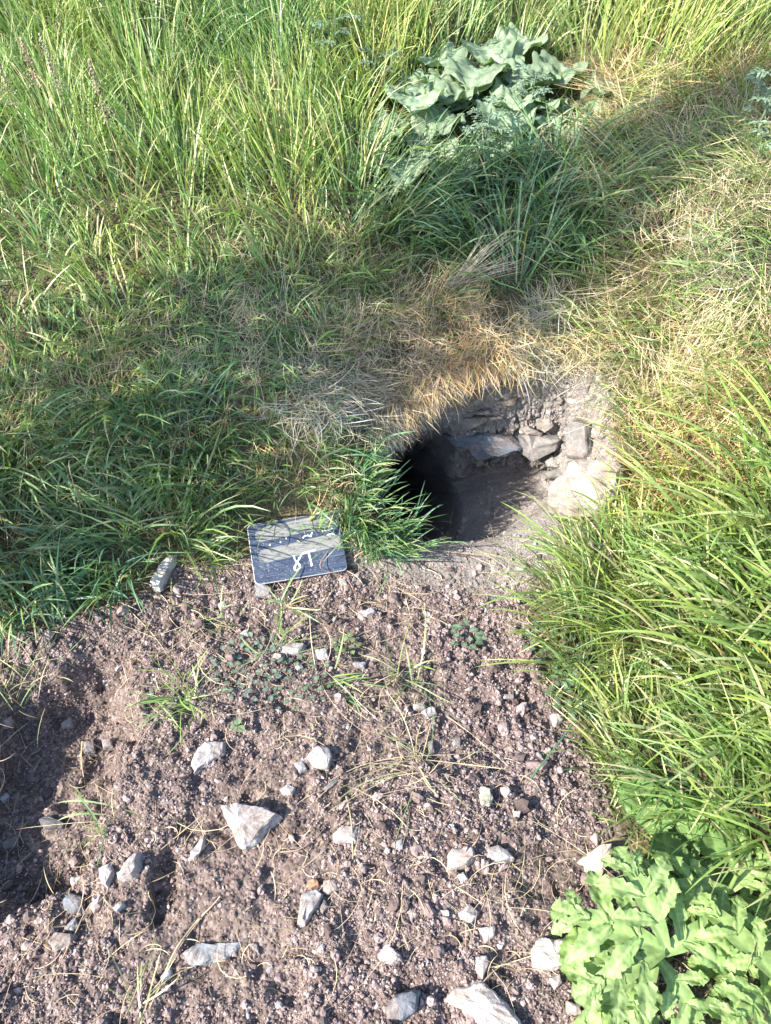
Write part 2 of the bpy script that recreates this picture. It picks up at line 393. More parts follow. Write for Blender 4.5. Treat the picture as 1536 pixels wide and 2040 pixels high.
def z6(*p): return [(768+x/2, 1360+y/2) for x, y in p]
def z3(*p): return [(x/2, 680+y/2) for x, y in p]
def z8(*p): return [(700+x*.3906, 600+y*.3906) for x, y in p]
GS = 'stones lying on the spoil heap'; GB = 'stones set in the burrow wall'
stone('large pale triangular stone with a point towards the viewer, in the middle of the spoil', z5((890,515),(960,505),(1080,520),(1130,548),(1060,612),(985,672),(945,640),(912,570)), PALE, .036, (.3,.3), group=GS)
stone('flat pale five-sided stone slab below the grass tuft on the left of the spoil', z5((820,240),(905,237),(900,290),(838,330),(775,370),(760,330),(790,265)), PALE, .014, group=GS)
stone('rounded pale stone beside a small bluish one, right of the flat pale slab', z5((1220,300),(1260,260),(1310,265),(1325,300),(1310,350),(1260,345)), PALE, .016, group=GS)
stone('small bluish stone touching the rounded pale stone', z5((1172,325),(1208,312),(1228,352),(1195,365)), GREY, .008, group=GS)
stone('sharp upright pale stone on the left edge of the small dark hole', z5((480,790),(520,720),(572,678),(565,750),(540,782)), PALE, .022, group=GS)
stone('pale grey stone directly left of the sharp upright stone', z5((400,745),(450,725),(465,760),(435,822),(405,790)), PALE, .016, group=GS)
stone('dusty oblong stone, leftmost of the three beside the small dark hole', z5((285,775),(380,765),(402,800),(340,828),(288,815)), (.38,.35,.33), .012, group=GS)
stone('round blue-grey cobble below the dusty oblong stone', z5((255,870),(290,840),(345,860),(342,910),(300,925),(260,905)), BLUE, .018, group=GS)
stone('small grey wedge between the round cobble and the earthy lump', z5((255,985),(305,935),(322,975),(300,1002)), GREY, .012, group=GS)
stone('earth-coated lumpy stone at lower left crossed by a dry root', z5((195,1040),(230,1000),(300,1008),(298,1050),(222,1078)), (.33,.28,.25), .016, group=GS)
stone('narrow pale slab leaning just left of the large triangular stone', z5((758,690),(800,640),(822,608),(818,662),(785,708),(765,712)), PALE, .014, group=GS)
stone('long bluish flat slab with a dusty right end, low in the spoil', z5((735,1085),(790,1045),(870,1062),(982,1036),(930,1088),(820,1128),(745,1112)), (.30,.32,.345), .012, group=GS)
stone('grey angular stone below an orange pebble, centre of the spoil', z5((1190,960),(1200,850),(1270,825),(1292,850),(1270,900),(1218,978)), (.36,.36,.365), .016, group=GS)
stone('small grey chip leaning on the right of the grey angular stone', z5((1270,905),(1292,862),(1314,900),(1285,925)), GREY, .008, group=GS)
stone('orange-brown pebble above the grey angular stone', z5((1218,815),(1232,788),(1268,790),(1275,815),(1240,825)), (.42,.24,.15), .009, group=GS)
stone('beige pebble right beside the orange-brown pebble', z5((1285,840),(1290,790),(1340,785),(1352,825),(1310,850)), (.36,.29,.25), .011, group=GS)
stone('dusty pinkish block right of the large triangular stone', z5((1325,605),(1350,580),(1428,575),(1422,640),(1340,642)), (.42,.37,.36), .012, group=GS)
stone('white pebble above and right of the large triangular stone', z5((1115,430),(1148,408),(1180,425),(1165,452),(1130,450)), (.55,.55,.56), .009, group=GS)
stone('thin grey splinter under the dried grass sprig', z5((1288,425),(1345,383),(1352,398),(1302,434)), GREY, .006, group=GS)
stone('dark slab lying in the shade of the left trench', z5((155,550),(200,530),(272,568),(262,592),(180,588)), DARK, .012, group=GS)
stone('bluish stone at the far left edge below the trench', z5((5,642),(80,605),(72,662),(20,672)), BLUE, .012, group=GS)
stone('square grey stone under a straw at the head of the trench', z5((330,240),(378,238),(382,282),(338,288)), GREY, .010, group=GS)
stone('knobbly grey stone right of the square one in the trench', z5((408,232),(450,226),(455,262),(415,268)), (.27,.25,.25), .012, group=GS)
stone('bluish pebble cut by the left picture edge beside the trench', z5((-12,470),(25,440),(42,456),(16,482)), (.33,.34,.37), .009, group=GS)
stone('grey stone lodged high under the back lip of the trench', z5((243,168),(290,138),(297,180),(250,192)), (.34,.33,.34), .010, group=GS)
stone('white-pink stone with a flat top, low centre of the spoil', z5((1505,1085),(1540,1042),(1600,1090),(1604,1112),(1560,1126),(1512,1108)), (.50,.46,.45), .013, group=GS)
stone('small pale wedge below the left end of the long bluish slab', z5((640,1180),(680,1118),(692,1170),(655,1198)), (.42,.40,.40), .010, group=GS)
stone('whitish pebble below the small dark hole', z5((453,905),(490,870),(502,890),(470,922)), (.5,.49,.49), .010, group=GS)
stone('thin upright pale chip at the right end of the long bluish slab', z5((988,1042),(1028,1040),(1036,1085),(1010,1062)), PALE, .007, group=GS)
stone('flat pinkish-cream stone with square corners, right of the spoil centre', z6((245,695),(260,665),(350,660),(355,702),(320,738),(243,752)), (.47,.39,.345), .014, group=GS)
stone('mottled grey and ochre stone right of the flat cream stone', z6((395,668),(440,656),(500,690),(512,710),(460,722),(402,702)), (.38,.36,.35), .012, group=GS)
stone('tan wedge-shaped stone with a bright face near the right leaves', z6((763,715),(835,660),(882,658),(888,700),(855,782),(800,752)), (.48,.42,.355), .026, (.4,0), group=GS)
stone('pale greenish upright stone among the reddish stems', z6((368,475),(375,415),(410,430),(427,470),(412,500),(380,497)), GRN, .013, group=GS)
stone('cream pebble right of the greenish stone', z6((453,427),(488,418),(502,440),(482,462),(462,450)), CREAM, .010, group=GS)
stone('big white rough rock under the lowest lobed leaf', z6((585,1065),(620,1020),(690,1032),(752,1035),(822,1128),(790,1152),(700,1142),(640,1152),(578,1132)), (.54,.50,.48), .030, group=GS)
stone('small white chip on the near side of the big white rock', z6((648,1180),(690,1158),(702,1200),(672,1226)), PALE, .010, group=GS)
stone('large pale slab half buried in soil at the bottom edge', z6((240,1265),(300,1215),(382,1188),(440,1235),(500,1310),(560,1420),(420,1420),(320,1320)), (.48,.43,.40), .020, group=GS)
stone('dark blue-grey cobble at the bottom edge left of the half-buried slab', z6((0,1300),(30,1250),(112,1220),(136,1232),(126,1312),(70,1346),(6,1340)), (.15,.16,.185), .024, group=GS)
stone('pale stone at the bottom edge under the lobed leaves', z6((716,1275),(772,1288),(782,1325),(722,1325)), PALE, .012, group=GS)
stone('grey-pink stone between the grass and the tan wedge stone', z6((1040,732),(1060,714),(1106,770),(1086,796),(1045,762)), (.42,.38,.38), .014, group=GS)
stone('white split stone with a thin shadow line, right part of the lower spoil', z6((288,922),(332,884),(372,920),(342,962),(300,946)), (.52,.50,.50), .014, group=GS)
stone('small white flake just left of the white split stone', z6((208,906),(250,904),(252,934),(228,930)), PALE, .007, group=GS)
stone('earthy grey stone below the white split stone', z6((368,980),(442,968),(437,1012),(400,1038)), (.40,.37,.37), .010, group=GS)
stone('dusty upright stone above the half-buried slab', z6((358,1092),(402,1086),(412,1122),(386,1182),(358,1150)), (.42,.39,.39), .012, group=GS)
stone('grey-white stone at the foot of the upper green sprig', z6((138,122),(190,100),(208,130),(172,152)), (.46,.45,.45), .010, group=GS)
stone('pinkish stone left of the grey-white stone by the sprig', z6((103,92),(150,84),(162,110),(110,116)), (.44,.39,.37), .009, group=GS)
stone('pale rounded stone at the edge of the right-hand grass', z6((653,132),(690,128),(708,156),(672,182)), (.46,.44,.43), .012, group=GS)
stone('bluish flake pointing up beside the dried sprig', z6((168,240),(190,234),(197,286),(172,292)), BLUE, .008, group=GS)
stone('grey chip right of the bluish flake', z6((268,226),(300,222),(298,256),(270,257)), GREY, .007, group=GS)
stone('small cream chip below the cream pebble', z6((503,515),(540,512),(532,542),(512,540)), (.5,.45,.42), .007, group=GS)
stone('little white pebble under the flat cream stone', z6((284,772),(310,758),(327,790),(302,802)), (.52,.49,.48), .009, group=GS)
stone('bluish-white chip left of the flat cream stone', z6((40,636),(66,622),(68,662),(42,667)), (.42,.43,.46), .008, group=GS)
stone('flat pale flake where the spoil meets the trodden clay', z6((463,50),(510,48),(512,66),(470,68)), PALE, .006, group=GS)
stone('long white stone stuck in the grass left of the slate', z3((603,962),(630,925),(665,870),(712,858),(706,885),(680,932),(640,992),(610,987)), (.58,.57,.55), .022, group=GS)
stone('flat grey stone tucked under the lower left corner of the slate', z3((1015,978),(1050,973),(1092,990),(1078,1016),(1020,1022)), GREY, .009, group=GS)
stone('square pale stone below the slate', z3((1255,1240),(1305,1234),(1312,1272),(1266,1274)), (.48,.47,.47), .012, group=GS)
stone('broad pale stone with roots across it below the slate', z3((1110,1228),(1168,1204),(1218,1214),(1204,1252),(1130,1262)), (.45,.42,.41), .014, group=GS)
stone('grey stone right of the slate on the trodden clay', z3((1438,1082),(1480,1068),(1502,1086),(1460,1102)), (.38,.37,.38), .010, group=GS)
stone('small grey stone below the slate near its left corner', z3((868,1052),(900,1038),(908,1060),(876,1072)), (.40,.39,.39), .009, group=GS)
stone('little white chip at the lower right corner of the slate', z3((1348,946),(1376,948),(1388,976),(1360,978)), PALE, .007, group=GS)
stone('white pebble between the two grass sprigs', z3((1173,1302),(1200,1288),(1213,1310),(1186,1324)), PALE, .009, group=GS)
stone('flat bluish flake right of the square pale stone', z3((1405,1285),(1462,1283),(1452,1305),(1415,1304)), (.32,.34,.37), .007, group=GS)
stone('small white stone near the upper sprig', z3((958,1168),(990,1153),(992,1180),(968,1186)), PALE, .008, group=GS)
# in and around the burrow
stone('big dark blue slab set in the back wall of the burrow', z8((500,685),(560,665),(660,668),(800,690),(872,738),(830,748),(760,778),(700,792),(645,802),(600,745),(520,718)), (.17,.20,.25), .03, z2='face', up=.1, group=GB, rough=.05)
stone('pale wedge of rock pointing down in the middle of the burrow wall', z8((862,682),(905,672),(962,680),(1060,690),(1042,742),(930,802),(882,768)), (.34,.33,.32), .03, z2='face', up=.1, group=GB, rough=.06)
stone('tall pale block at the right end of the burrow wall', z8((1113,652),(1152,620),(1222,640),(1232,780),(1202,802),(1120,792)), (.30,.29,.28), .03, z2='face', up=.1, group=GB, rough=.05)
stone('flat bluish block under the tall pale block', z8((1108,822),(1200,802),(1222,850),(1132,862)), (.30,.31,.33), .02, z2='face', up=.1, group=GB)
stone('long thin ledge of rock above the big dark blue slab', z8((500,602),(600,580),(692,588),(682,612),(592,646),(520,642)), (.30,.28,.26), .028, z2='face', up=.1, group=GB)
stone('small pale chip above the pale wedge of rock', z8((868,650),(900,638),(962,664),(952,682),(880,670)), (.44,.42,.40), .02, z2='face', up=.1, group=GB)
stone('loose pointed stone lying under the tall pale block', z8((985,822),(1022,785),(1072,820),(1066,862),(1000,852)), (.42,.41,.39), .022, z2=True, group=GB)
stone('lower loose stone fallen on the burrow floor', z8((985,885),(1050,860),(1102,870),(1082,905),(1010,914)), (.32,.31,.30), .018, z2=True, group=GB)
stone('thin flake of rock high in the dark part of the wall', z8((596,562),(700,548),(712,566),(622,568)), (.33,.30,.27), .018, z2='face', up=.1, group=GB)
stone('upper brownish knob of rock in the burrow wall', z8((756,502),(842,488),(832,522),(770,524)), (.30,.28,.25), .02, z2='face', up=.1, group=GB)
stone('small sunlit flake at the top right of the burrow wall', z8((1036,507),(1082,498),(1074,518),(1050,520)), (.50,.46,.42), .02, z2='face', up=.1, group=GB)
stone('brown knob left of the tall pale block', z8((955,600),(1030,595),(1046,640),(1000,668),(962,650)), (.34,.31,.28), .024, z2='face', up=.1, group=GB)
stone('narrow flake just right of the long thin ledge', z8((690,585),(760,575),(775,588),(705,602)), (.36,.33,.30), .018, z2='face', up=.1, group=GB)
stone('sunlit cream boulder at the right lip of the burrow, half under grass', z8((1010,1052),(1080,970),(1150,900),(1300,880),(1420,900),(1400,1010),(1290,1090),(1120,1080)), (.42,.37,.335), .07, (0,.2), sink=.5, up=.45, rough=.07, group=GB)

# ------------------------------------------------------------------ grass
GH = {}
def ground_z(x, y):
    return base_h(x, y)
def blades(P, az, lean, curl, L, W, c0, c1, seg=6, azc=0., kink=0., rest=.006, clip=True):
    n = len(P); s = np.linspace(0, 1, seg+1)
    az = az[:, None] + np.asarray(azc).reshape(-1, 1)*s[None]
    phi = lean[:, None] + curl[:, None]*s[None]**1.4
    phi = phi + kink*rng.normal(0, 1, (n, 1))*(s[None] > rng.uniform(.4, .8, (n, 1)))
    dx = np.sin(phi)*np.cos(az); dy = np.sin(phi)*np.sin(az); dz = np.cos(phi)
    st = (L/seg)[:, None]
    z0 = np.zeros((n, 1))
    X = P[:, 0:1] + np.concatenate([z0, np.cumsum(dx[:, :-1]*st, 1)], 1)
    Y = P[:, 1:2] + np.concatenate([z0, np.cumsum(dy[:, :-1]*st, 1)], 1)
    Z = P[:, 2:3] + np.concatenate([z0, np.cumsum(dz[:, :-1]*st, 1)], 1)
    if clip:
        g = base_h(X.ravel(), Y.ravel()).reshape(X.shape)
        inh = poly_dist(X.ravel(), Y.ravel(), MOUTH).reshape(X.shape) > .0
        lift = rest*(1+rng.uniform(0, 2.0, (n, 1)))
        Z = np.where(inh, Z, np.maximum(Z, g+lift*s[None]))
    tw = rng.uniform(-.9, .9, (n, 1)) + rng.normal(0, .5, (n, 1))*s[None]
    # side vector: horizontal perpendicular, rolled about the blade
    hx, hy = -np.sin(az), np.cos(az)
    ux, uy, uz = -np.cos(phi)*np.cos(az), -np.cos(phi)*np.sin(az), np.sin(phi)
    SX, SY, SZ = hx*np.cos(tw)+ux*np.sin(tw), hy*np.cos(tw)+uy*np.sin(tw), uz*np.sin(tw)
    prof = (.55+.8*np.minimum(s, .5))*np.sqrt(np.clip(1-s**2.2, 0, 1)); prof[-1] = .04
    hw = (W[:, None]*prof[None])/2
    A = np.stack([X-SX*hw, Y-SY*hw, Z-SZ*hw], 2); B = np.stack([X+SX*hw, Y+SY*hw, Z+SZ*hw], 2)
    V = np.stack([A, B], 2).reshape(n, -1, 3)            # n, (seg+1)*2, 3
    k = (seg+1)*2; i = np.arange(seg)*2
    F = np.stack([i, i+1, i+3, i+2], 1)[None] + (np.arange(n)*k)[:, None, None]
    t = s[None, :, None]
    C = c0[:, None, :]*(1-t) + c1[:, None, :]*t
    C = np.repeat(C, 2, axis=1)
    return V.reshape(-1, 3), F.reshape(-1, 4), C.reshape(-1, 3)
class Pile:
    def __init__(s): s.V, s.F, s.C, s.k = [], [], [], 0
    def add(s, V, F, C):
        s.V.append(V); s.F.append(F+s.k); s.C.append(C); s.k += len(V)
    def build(s, name, mat, parent=None, org=None):
        V = np.concatenate(s.V)
        if org is not None: V = V-np.array(org)
        me = np_mesh(name, V, np.concatenate(s.F), np.concatenate(s.C))
        o = link(name, me, mat, parent)
        if org is not None and parent is None: o.location = org
        return o
def pal(n, cols, wts, var=.16):
    cols = np.array(cols); k = rng.choice(len(cols), n, p=np.array(wts)/sum(wts))
    return cols[k]*rng.uniform(1-var, 1+var, (n, 1))*rng.uniform(.93, 1.07, (n, 3))
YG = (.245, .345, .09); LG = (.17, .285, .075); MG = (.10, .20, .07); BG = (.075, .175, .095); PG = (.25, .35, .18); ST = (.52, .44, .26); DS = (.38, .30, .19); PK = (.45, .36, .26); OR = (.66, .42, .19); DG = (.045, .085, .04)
MTHROAT = MOUTH
WAVY = [(700,340),(740,230),(900,150),(1000,120),(1190,160),(1200,230),(1090,300),(900,330),(820,340)]
CLEAR = [(*at(px_, py_)[0][:2], r_) for px_, py_, r_ in ((305,1185,.035),(325,1155,.035),(340,1130,.03),(530,1015,.022),(480,1060,.025),(600,1010,.02),(520,1035,.03),(580,1025,.025),(640,1015,.025),(1120,1040,.06),(1180,1010,.06),(1210,950,.06),(1160,1060,.05))]
def roots(poly, dens, feather=28, box=(-2.6, 2.6, .1, 4.2), lift=.03, seed=0, holedist=-.004, barelim=.5, clump=None):
    """random root points whose place in plan falls inside the outline"""
    x0, x1, y0, y1 = box; n = int(dens*(x1-x0)*(y1-y0))
    xs = [p for p in poly]
    x = rng.uniform(x0, x1, n); y = rng.uniform(y0, y1, n)
    z = base_h(x, y); px, py = project(x, y, z+lift)
    nx_ = fbm(x*8+seed, y*8, seed=81, o=2)*feather*1.6; ny_ = fbm(x*8, y*8+seed, seed=82, o=2)*feather*1.6
    k = in_poly(px+nx_+rng.normal(0, feather*.5, n), py+ny_+rng.normal(0, feather*.5, n), poly)
    x, y = x[k], y[k]
    k = (poly_dist(x, y, MOUTH) < holedist) & ~(in_poly(*project(x, y, base_h(x, y)), WAVY) & (rng.uniform(0, 1, len(x)) < .93))
    for (qx, qy, qr) in CLEAR: k &= np.hypot(x-qx, y-qy) > qr
    if barelim is not None: k &= bare(x, y) < barelim
    x, y = x[k], y[k]
    sx, sy, sz, m = surf(x, y, False)
    return np.stack([x, y, sz-.004], 1)
def clumped(P, cell, seed):
    """tuft id -> centre offset for every root: blades of one tuft fan out from its centre"""
    u = P[:, :2]/cell; j = np.floor(u); best = np.full(len(P), 9.); bx = np.zeros(len(P)); by = np.zeros(len(P)); bh = np.zeros(len(P))
    for a in (-1, 0, 1):
        for b in (-1, 0, 1):
            cx = j[:, 0]+a; cy = j[:, 1]+b; zz = np.zeros_like(cx)
            ox = cx+_hash(cx, cy, zz, seed); oy = cy+_hash(cx, cy, zz, seed+5); d = np.hypot(u[:, 0]-ox, u[:, 1]-oy)
            k = d < best; best[k] = d[k]; bx[k] = (u[:, 0]-ox)[k]; by[k] = (u[:, 1]-oy)[k]; bh[k] = _hash(cx, cy, zz, seed+9)[k]
    return bx, by, best, bh
def field(pile, P, L, W, cols, wts, lean=(.15, .5), curl=(.3, 1.2), dirn=None, dirw=.6, cell=.09, seg=6, tip=None, kink=0., seed=1, azc=.4, rest=.006, clip=True, thin=0.):
    n = len(P); W = (W[0]*1.12, W[1]*1.15)
    if n == 0: return
    bx, by, bd, bh = clumped(P, cell, seed)
    if thin:   # gaps between tufts
        k = rng.uniform(0, 1, n) > thin*smooth(.25, .75, bd); P = P[k]; bx, by, bd, bh = bx[k], by[k], bd[k], bh[k]; n = len(P)
    ax = bx*1.2; ay = by*1.2
    if dirn is not None:
        ax = ax+dirw*math.cos(dirn); ay = ay+dirw*math.sin(dirn)
    az = np.arctan2(ay, ax)+rng.normal(0, .5, n)
    ln = rng.uniform(*lean, n)+.3*bd; cu = rng.uniform(*curl, n)
    Ls = rng.uniform(*L, n)*(.75+.5*bh)*(1-.3*np.clip(bd, 0, 1)); Ws = rng.uniform(*W, n)
    c0 = pal(n, cols, wts)*(.85+.3*bh)[:, None]; c1 = c0.copy() if tip is None else c0*(1-tip[1])+np.array(tip[0])*tip[1]
    pt = fbm(P[:, 0]*2.6, P[:, 1]*2.6, seed=97, o=3)[:, None]*1.6; tint = np.concatenate([1+.30*pt, 1+.06*pt, 1-.22*pt], 1); c0 = c0*tint; c1 = c1*tint
    br = rng.uniform(0, 1, n) < .17; c1[br] = c1[br]*.35+np.array(ST)*.65
    c0 = c0*.8
    az_c = rng.normal(0, azc, n)
    pile.add(*blades(P, az, ln, cu, Ls, Ws, c0, c1, seg=seg, azc=az_c, kink=kink, rest=rest, clip=clip))
LEFT = math.pi; UPH = math.pi/2; DN = -math.pi/2
# --- tall meadow grass on the upper bank
p = Pile()
Z1 = [(-900,-900),(760,-900),(830,60),(760,300),(690,420),(600,520),(420,560),(250,640),(100,760),(-40,830),(-900,850)]
Pm = roots(Z1, 8000, 40); far = project(Pm[:, 0], Pm[:, 1], Pm[:, 2])[1]
ft = smooth(650, 50, far)
k = far < 150
field(p, Pm[k], (.17, .36), (.0018, .0040), [YG, LG, MG, PG, ST], [5, 5, 3, 3, 2], (.02, .6), (.05, 1.1), dirn=2.4, dirw=.25, cell=.16, seg=6, tip=(YG, .4), kink=.35, thin=.3)
k = (far >= 150) & (far < 420)
field(p, Pm[k], (.10, .22), (.0018, .0044), [YG, LG, MG, BG, ST], [5, 5, 3, 1, 1.5], (.05, .45), (.1, 1.0), dirn=2.6, dirw=.3, cell=.13, seg=6, tip=(YG, .35), kink=.35, thin=.4)
k = far >= 420
field(p, Pm[k], (.05, .14), (.0018, .0044), [YG, LG, MG, BG, ST], [6, 5, 3, 1, 2], (.1, .7), (.3, 1.5), dirn=2.9, dirw=.3, cell=.10, seg=6, tip=(YG, .3), thin=.4)
tag(p.build('meadow_grass', M_grass), 'tall yellow-green meadow grass standing on the upper left bank', 'grass', kind='stuff')
# --- top middle and right
p = Pile()
Pm = roots([(700,-900),(1600,-900),(2600,-900),(2600,180),(1536,130),(1250,150),(1150,150),(950,110),(700,300)], 4600, 40)
field(p, Pm, (.16, .32), (.0020, .0042), [YG, LG, MG, PG, ST], [4, 5, 3, 3, 1.5], (.05, .5), (.1, 1.1), dirn=.6, dirw=.3, cell=.17, tip=(YG, .4), kink=.3, thin=.35)
Pm = roots([(620,150),(1150,170),(1150,330),(820,330),(680,420),(560,330)], 3200, 30)
field(p, Pm, (.07, .18), (.002, .005), [LG, MG, BG, PG, ST], [4, 5, 3, 2, 1], (.2, .8), (.3, 1.4), cell=.09, thin=.3)
tag(p.build('back_grass', M_grass), 'long bright grass behind the wavy-leaved plant at the top of the bank', 'grass', kind='stuff')
# --- short trodden grass with straw, left middle
p = Pile(); q = Pile()
Z2 = [(-300,830),(0,760),(120,700),(280,590),(450,540),(620,500),(720,420),(760,520),(720,650),(640,740),(450,790),(250,830),(0,900),(-300,950)]
Pm = roots(Z2, 15000, 30)
field(p, Pm, (.035, .12), (.0014, .0038), [YG, LG, MG, BG, PG], [4, 5, 3, 2, 2], (.4, 1.2), (.3, 1.4), cell=.07, tip=(YG, .3), thin=.4, seed=4)
Pm = roots(Z2+[], 9000, 30)
field(q, Pm, (.04, .13), (.0009, .0018), [ST, DS, PK, YG], [5, 3, 3, 1], (1.0, 1.5), (-.1, .5), cell=.1, seg=5, azc=1.2, rest=.012)
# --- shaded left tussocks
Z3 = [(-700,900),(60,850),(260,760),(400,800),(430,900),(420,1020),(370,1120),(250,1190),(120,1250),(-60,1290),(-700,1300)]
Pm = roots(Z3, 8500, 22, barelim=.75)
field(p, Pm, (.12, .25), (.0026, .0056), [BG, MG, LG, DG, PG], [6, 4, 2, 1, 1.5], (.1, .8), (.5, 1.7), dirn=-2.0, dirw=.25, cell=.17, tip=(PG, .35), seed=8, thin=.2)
Z4 = [(330,800),(700,820),(760,850),(790,930),(800,1040),(830,1090),(700,1085),(690,1030),(480,1040),(480,1130),(330,1130),(300,1000)]
Pm = roots(Z4, 10500, 14, barelim=.8, holedist=-.006)
field(p, Pm, (.06, .14), (.002, .0042), [LG, MG, BG, YG, PG], [5, 5, 3, 2, 2], (.2, .9), (.4, 1.7), dirn=-1.0, dirw=.3, cell=.10, tip=(YG, .25), seed=9, thin=.3)
Pm = roots([(735,860),(800,880),(790,1050),(825,1088),(780,1105),(720,1095),(690,1000)], 30000, 8, barelim=None, holedist=-.002)
field(p, Pm, (.07, .15), (.002, .0042), [MG, BG, LG], [4, 4, 2], (.1, .8), (.3, 1.3), dirn=-.2, dirw=.6, cell=.10, tip=(PG, .25), seed=10)
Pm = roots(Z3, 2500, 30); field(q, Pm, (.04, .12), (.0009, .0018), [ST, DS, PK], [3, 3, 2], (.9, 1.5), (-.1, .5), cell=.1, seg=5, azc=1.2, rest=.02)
Pm = roots(Z4, 5000, 20); field(q, Pm, (.04, .10), (.0009, .0018), [ST, DS, PK, OR], [3, 3, 2, 2], (.8, 1.5), (-.1, .6), cell=.1, seg=5, azc=1.2, rest=.02)
tag(p.build('bank_grass', M_grass), 'dense dark green grass on the left bank between slate and meadow', 'grass', kind='stuff')
# --- dead mat above the burrow
Z5 = [(590,800),(600,700),(640,620),(720,570),(900,560),(1080,600),(1180,640),(1190,700),(1060,700),(1050,765),(960,775),(880,785),(800,830),(770,860),(700,830),(600,810)]
Pm = roots(Z5, 50000, 22, barelim=None, holedist=-.001)
field(q, Pm, (.05, .13), (.0008, .0016), [PK, DS, ST, (.48, .40, .34), MG], [5, 2, 3, 4, .5], (.7, 1.45), (.0, 1.5), dirn=-1.4, dirw=.5, cell=.12, seg=7, azc=1.4, rest=.02, seed=12)
Pm = roots([(760,770),(880,740),(1070,720),(1070,790),(960,790),(860,815),(800,850),(760,880),(720,830)], 42000, 8, barelim=None, holedist=-.0005)
field(q, Pm, (.05, .12), (.0008, .0015), [PK, DS, ST, (.46, .38, .32)], [5, 2, 3, 4], (.7, 1.3), (.9, 1.9), dirn=-1.45, dirw=1.3, cell=.10, seg=8, azc=.9, rest=.012, seed=13)
Pm = roots([(930,640),(1080,610),(1230,630),(1200,690),(1070,700),(1060,760),(960,770)], 40000, 8, barelim=None, holedist=-.0005)
field(q, Pm, (.06, .14), (.001, .0018), [OR, ST, (.55, .42, .22), DS], [5, 4, 3, 2], (.5, 1.4), (.3, 2.0), dirn=-1.6, dirw=.45, cell=.07, seg=8, azc=1.0, rest=.015, seed=14)
x = rng.uniform(-.05, .36, 60000); y = rng.uniform(1.33, 1.6, 60000); pd = poly_dist(x, y, MOUTH)
k = (pd < -.001) & (pd > -.028) & (x < .26+.03*rng.normal(0, 1, 60000)) & (rng.uniform(0, 1, 60000) < .8*smooth(-.4, .3, fbm(x*22, y*3, seed=99))); sx_, sy_, sz_, _m = surf(x[k], y[k])
Pm = np.stack([sx_, sy_, sz_-.004], 1)[:5200]
field(q, Pm, (.04, .115), (.0008, .0016), [PK, DS, ST, OR, (.46, .38, .32)], [5, 3, 3, 3, 3], (.6, 1.5), (.6, 2.2), dirn=-1.5, dirw=1.0, cell=.05, seg=8, azc=.9, rest=.012, seed=15)
# --- fine upright haze of grass in front of the centre tussock
p = Pile()
Pm = roots([(640,520),(760,470),(900,520),(1000,560),(900,620),(760,640),(640,680)], 20000, 22)
field(p, Pm, (.05, .12), (.0009, .002), [DS, MG, (.16, .17, .08), PK, LG], [3, 3, 4, 2, 2], (.2, .9), (.2, 1.2), dirn=-1.5, dirw=.3, cell=.10, seed=16)
Z6 = [(720,300),(860,270),(1000,300),(1180,330),(1250,400),(1230,470),(1150,520),(1050,560),(900,540),(800,500),(700,450)]
Pm = roots(Z6, 8500, 24)
field(p, Pm, (.13, .27), (.0024, .0052), [BG, MG, LG, DG, PG], [6, 4, 2, 1, 2], (.15, .9), (.3, 1.5), dirn=.2, dirw=.15, cell=.17, tip=(PG, .3), seed=17)
tag(p.build('tussock_grass', M_grass), 'blue-green tussock of broad grass above the dead mat over the burrow', 'grass', kind='stuff')
# --- right upper dry mix
p = Pile()
Z7 = [(1130,140),(1536,110),(2600,150),(2600,800),(1536,820),(1400,800),(1280,820),(1200,800),(1200,660),(1080,600),(1100,560),(1230,500),(1250,380),(1150,300)]
Pm = roots(Z7, 17000, 30)
field(q, Pm, (.06, .20), (.001, .0022), [ST, DS, PK, (.56, .48, .36), YG], [5, 2, 4, 5, 2], (.7, 1.4), (.0, .8), dirn=-2.4, dirw=.4, cell=.14, seg=6, azc=.8, rest=.03, seed=20)
Pm = roots(Z7, 6500, 30)
field(p, Pm, (.08, .24), (.0016, .0042), [YG, LG, MG, PG, BG], [5, 5, 2, 3, 1], (.4, 1.2), (.3, 1.3), dirn=-2.7, dirw=.45, cell=.16, tip=(YG, .4), seed=21, thin=.5)
Pm = roots([(1200,820),(1240,760),(1420,740),(2600,740),(2600,960),(1400,960),(1230,960),(1190,850)], 20000, 22, barelim=None, holedist=-.02)
field(q, Pm, (.06, .15), (.001, .002), [ST, PK, OR, DS], [5, 5, 2, 3], (.7, 1.4), (.2, 1.1), dirn=-2.2, dirw=.6, cell=.12, seg=6, azc=.9, rest=.02, seed=22)
tag(p.build('slope_grass', M_grass), 'thin yellowing grass laid flat over straw on the upper right slope', 'grass', kind='stuff')
tag(q.build('dead_grass', M_straw), 'matted dead straw-coloured grass hanging over the lip of the burrow', 'grass', kind='stuff')
# --- big right-hand grass
p = Pile()
Z8 = [(1270,900),(1350,830),(1536,800),(2600,800),(2600,2600),(1560,1760),(1330,1660),(1220,1560),(1160,1440),(1115,1320),(1110,1200),(1140,1130),(1180,1060),(1240,1030)]
Pm = roots(Z8, 7800, 14, lift=.0, barelim=.85, holedist=-.03)
field(p, Pm, (.13, .28), (.0022, .0050), [LG, YG, MG, PG, BG, ST], [6, 4, 4, 3, 2, 2], (.1, .8), (.5, 1.5), dirn=2.9, dirw=.55, cell=.19, seg=8, tip=(YG, .35), seed=24, thin=.2)
Pm = roots([(1340,1100),(1700,950),(2600,1100),(2600,2000),(1560,1640),(1400,1500)], 3400, 14, lift=0, barelim=.9)
field(p, Pm, (.22, .40), (.0042, .0078), [LG, MG, PG, YG], [5, 4, 3, 2], (.15, .7), (.7, 1.6), dirn=2.8, dirw=.9, cell=.22, seg=10, tip=(YG, .3), seed=25)
